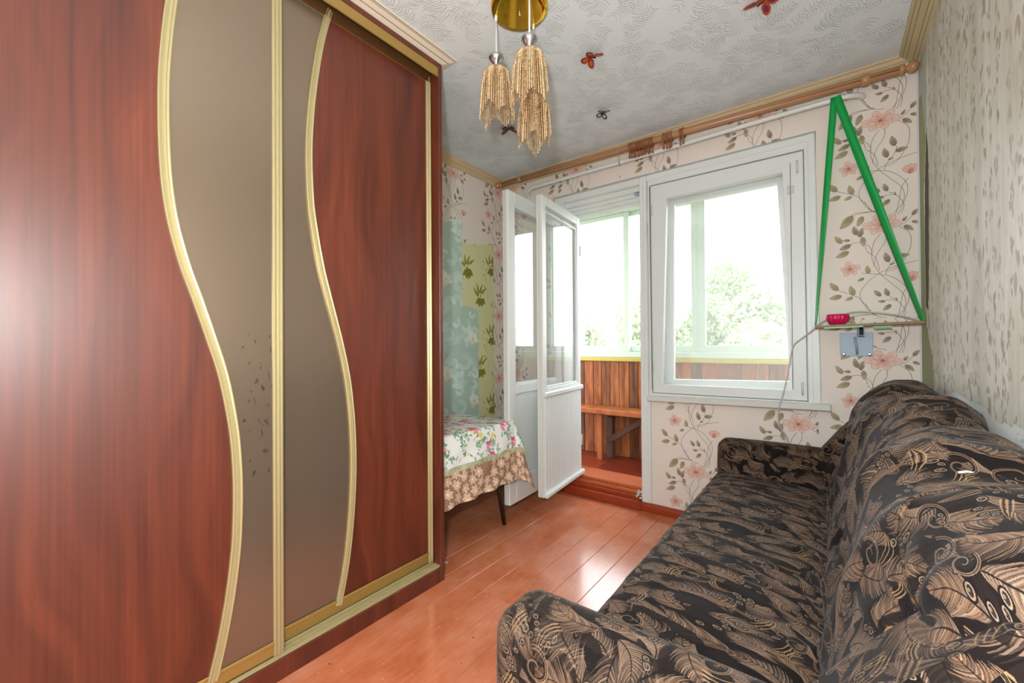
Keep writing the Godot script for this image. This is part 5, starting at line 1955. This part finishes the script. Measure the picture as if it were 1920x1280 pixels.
# ==================================================================== shelf hung in green tape
func build_shelf() -> void:
	var s := thing("wall_shelf", "thin board shelf on a steel bracket, edged with scraps of green tape", "shelf", Vector3(0.13, 1.21, -2.69))
	var off := -s.position
	var st := begin()
	var tilt := Basis(Vector3.BACK, 0.027)
	obox(st, Transform3D(tilt, off + Vector3(0.132, 1.2115, -2.675)), Vector3(0.402, 0.011, 0.13), 0.002)
	put("board", st, M.board_edge, s)
	for q in [[Vector3(0.13, 1.2183, -2.675), Vector3(0.390, 0.0012, 0.122)], [Vector3(0.045, 1.2025, -2.612), Vector3(0.15, 0.006, 0.004)]]:
		st = begin()
		obox(st, Transform3D(tilt, off + q[0]), q[1])
		put("tape_film", st, M.tape_pale, s)
	st = begin()
	prism(st, PackedVector2Array([Vector2(0.155, 1.204), Vector2(0.163, 1.193), Vector2(0.222, 1.196), Vector2(0.226, 1.199), Vector2(0.218, 1.206), Vector2(0.19, 1.205)]), Transform3D(Basis.IDENTITY, off + Vector3(0, 0, -2.622)), 0.003)
	put("tape_scrap", st, M.tape, s)
	# bracket
	st = begin()
	box(st, off + Vector3(0.034, 1.056, BACK + 0.001), off + Vector3(0.166, 1.177, BACK + 0.006), 0.0015)
	put("bracket_plate", st, M.steel, s)
	for x in [0.050, 0.152]:
		st = begin(true)
		lathe(st, [Vector2(0.009, 0), Vector2(0.0085, 0.003), Vector2(0.005, 0.004), Vector2(0.0, 0.0035)], Transform3D(Basis(Vector3.RIGHT, PI * 0.5), off + Vector3(x, 1.066, BACK + 0.006)), 14)
		put("screw", st, M.chrome, s)
	st = begin()
	quad_frame(st, rect4(0.104, 1.160, 0.127, 1.204), rect4(0.107, 1.163, 0.124, 1.202), Transform3D(Basis.IDENTITY, off + Vector3(0, 0, BACK + 0.006)), 0.115, 0.001)
	put("bracket_arm", st, M.steel, s)
	st = begin()
	box(st, off + Vector3(0.107, 1.163, BACK + 0.006), off + Vector3(0.124, 1.202, BACK + 0.02))
	put("arm_hollow", st, M.black, s)
	st = begin(true)
	tube(st, PackedVector3Array([off + Vector3(0.094, 1.155, BACK + 0.028), off + Vector3(0.100, 1.11, BACK + 0.024), off + Vector3(0.103, 1.066, BACK + 0.018)]), 0.0055, 10)
	put("hook_rod", st, M.steel, s)

	# two straps of tape from the pipe down to the ends of the shelf
	var t := thing("green_strap", "bright green tape looped over the white pipe and down to both shelf ends", "strap", Vector3(0.03, 2.40, -2.71))
	off = -t.position
	for q in [[Vector3(0.022, 2.392, -2.7135), Vector3(-0.066, 1.216, -2.655), 1.30, 0.030], [Vector3(0.030, 2.396, -2.7125), Vector3(0.332, 1.226, -2.665), 1.25, 0.036]]:
		st = begin(true)
		var n := 40
		var prev := []
		for k in n + 1:
			var f := float(k) / n
			var p: Vector3 = (q[0] as Vector3).lerp(q[1], f)
			var along: Vector3 = ((q[1] as Vector3) - (q[0] as Vector3)).normalized()
			var side: Vector3 = along.cross(Vector3.BACK).normalized()
			var wv: Vector3 = side.rotated(along, q[2] * pow(f, 1.2)) * q[3] * 0.5
			var nn := wv.cross(along).normalized() * 0.0006
			var row := [off + p - wv + nn, off + p + wv + nn, off + p + wv - nn, off + p - wv - nn]
			if k > 0:
				for j in 4:
					var j2 := (j + 1) % 4
					quad(st, prev[j], prev[j2], row[j2], row[j])
			prev = row
		put("ribbon", st, M.tape, t)
	st = begin(true)
	var prevr := []
	for k in 17:
		var a := -0.3 + 3.75 * k / 16.0
		var c := off + Vector3(0.027, 2.3865, -2.73)
		var ra := c + Vector3(-0.019, sin(a) * 0.0150, cos(a) * 0.0150)
		var rb := c + Vector3(0.019, sin(a) * 0.0150, cos(a) * 0.0150)
		if k > 0:
			quad(st, prevr[0], prevr[1], rb, ra)
		prevr = [ra, rb]
	put("loop", st, M.tape, t)

	# pink bowl
	var bowl := thing("bowl", "small pink ribbed plastic bowl on the left of the shelf", "bowl", Vector3(0.025, 1.2165, -2.668))
	st = begin(true)
	lathe(st, [Vector2(0.0, 0.0), Vector2(0.026, 0.0), Vector2(0.034, 0.004), Vector2(0.044, 0.020), Vector2(0.0485, 0.036), Vector2(0.047, 0.048), Vector2(0.042, 0.054), Vector2(0.038, 0.053), Vector2(0.036, 0.046), Vector2(0.0, 0.044)], Transform3D(Basis.IDENTITY.scaled(Vector3(1, 1, 0.85)), Vector3.ZERO), 72, 15, 0.10)
	put("shell", st, M.pink, bowl)
	# cable
	st = begin(true)
	tube(st, spline([Vector3(0.318, 1.231, -2.66), Vector3(0.245, 1.258, -2.69), Vector3(0.128, 1.281, -2.715), Vector3(0.066, 1.276, -2.715), Vector3(-0.02, 1.246, -2.71), Vector3(-0.06, 1.215, -2.69), Vector3(-0.083, 1.19, -2.70), Vector3(-0.127, 1.151, -2.72), Vector3(-0.168, 1.106, -2.735), Vector3(-0.188, 0.991, -2.735), Vector3(-0.212, 0.86, -2.728), Vector3(-0.236, 0.762, -2.722), Vector3(-0.233, 0.668, -2.735), Vector3(-0.20, 0.59, -2.765), Vector3(-0.18, 0.45, -2.775), Vector3(-0.17, 0.06, -2.775)], 8), 0.0036, 8)
	var cord := put("power_cable", st, M.cord)
	tag(cord, "thin grey-white cable hanging from the shelf past the window sill", "cable")


# ==================================================================== butterflies and crumbs
func butterfly(label: String, at: Vector3, turn: float, size: float, wing: Material, spot: Material, lift: float) -> void:
	var b := thing("butterfly", label, "butterfly", at, "butterfly ornaments on the ceiling")
	b.rotation.y = turn
	var st := begin(true)
	var k := size
	tube(st, PackedVector3Array([Vector3(0, -0.006, -0.42 * k), Vector3(0, -0.008, -0.1 * k), Vector3(0, -0.008, 0.2 * k), Vector3(0, -0.006, 0.36 * k)]), 0.05 * k, 8, 0.5)
	put("body", st, M.wing_dark, b)
	for s: float in [-1.0, 1.0]:
		var up := Basis(Vector3(0, 0, 1), -s * lift)
		# local prism plane: x out from the body, y along it
		var xf := Transform3D(up * Basis(Vector3(s, 0, 0), Vector3(0, 0, -1), Vector3(0, -1, 0)), Vector3(0, -0.007, 0))
		var fore := PackedVector2Array([Vector2(0.02, 0.05), Vector2(0.25, 0.40), Vector2(0.62, 0.62), Vector2(0.86, 0.60), Vector2(0.84, 0.36), Vector2(0.62, 0.10), Vector2(0.30, -0.02)])
		var hind := PackedVector2Array([Vector2(0.02, 0.02), Vector2(0.34, 0.02), Vector2(0.60, -0.12), Vector2(0.64, -0.38), Vector2(0.46, -0.58), Vector2(0.26, -0.52), Vector2(0.08, -0.22)])
		for q in [[fore, "forewing", wing], [hind, "hindwing", wing]]:
			var pts := PackedVector2Array()
			for p: Vector2 in q[0]:
				pts.append(p * k)
			st = begin()
			prism(st, pts, xf, 0.0015)
			var o := put(q[1], st, q[2], b)
			st = begin()
			var c := Vector2.ZERO
			for p in pts:
				c += p
			c /= pts.size()
			var inner := PackedVector2Array()
			for p in pts:
				inner.append(c + (p - c) * 0.55)
			prism(st, inner, xf.translated_local(Vector3(0, 0, 0.0012)), 0.001)
			put("wing_marking", st, spot, o)


func build_small_things() -> void:
	butterfly("glossy orange and purple butterfly at the top edge of the ceiling view", Vector3(-0.205, CEIL, -1.945), 0.9, 0.072, M.wing_orange, M.wing_purple, 0.22)
	butterfly("amber and red butterfly in mid ceiling, right of the lamp", Vector3(-0.905, CEIL, -1.81), -0.6, 0.066, M.wing_red, M.wing_amber, 0.25)
	butterfly("black and pale butterfly on the ceiling above the balcony doorway", Vector3(-1.07, CEIL, -2.29), -0.9, 0.058, M.wing_dark, M.wing_pale, 0.3)
	butterfly("dark brown butterfly on the ceiling, low behind the bead shades", Vector3(-1.62, CEIL, -2.09), 0.5, 0.066, M.wing_brown, M.wing_red, 0.3)
	var st := begin()
	prism(st, PackedVector2Array([Vector2(-0.012, -0.006), Vector2(0.008, -0.008), Vector2(0.013, 0.003), Vector2(-0.004, 0.008)]), Transform3D(Basis(Vector3.RIGHT, -PI * 0.5).rotated(Vector3.UP, 0.5), Vector3(-1.60, 0.0005, -1.50)), 0.0015)
	tag(put("paint_chip", st, M.chip), "small white paint chip on the floor beside the wardrobe corner", "paint chip")
	st = begin(true)
	var p := back_point(0.62, -1.12)
	tube(st, PackedVector3Array([p + Vector3(0, 0.004, 0), p + Vector3(0.012, 0.006, -0.008), p + Vector3(0.026, 0.004, -0.012)]), 0.0022, 6)
	tag(put("splinter", st, M.chip), "tiny white splinter lying on top of the sofa back", "splinter")
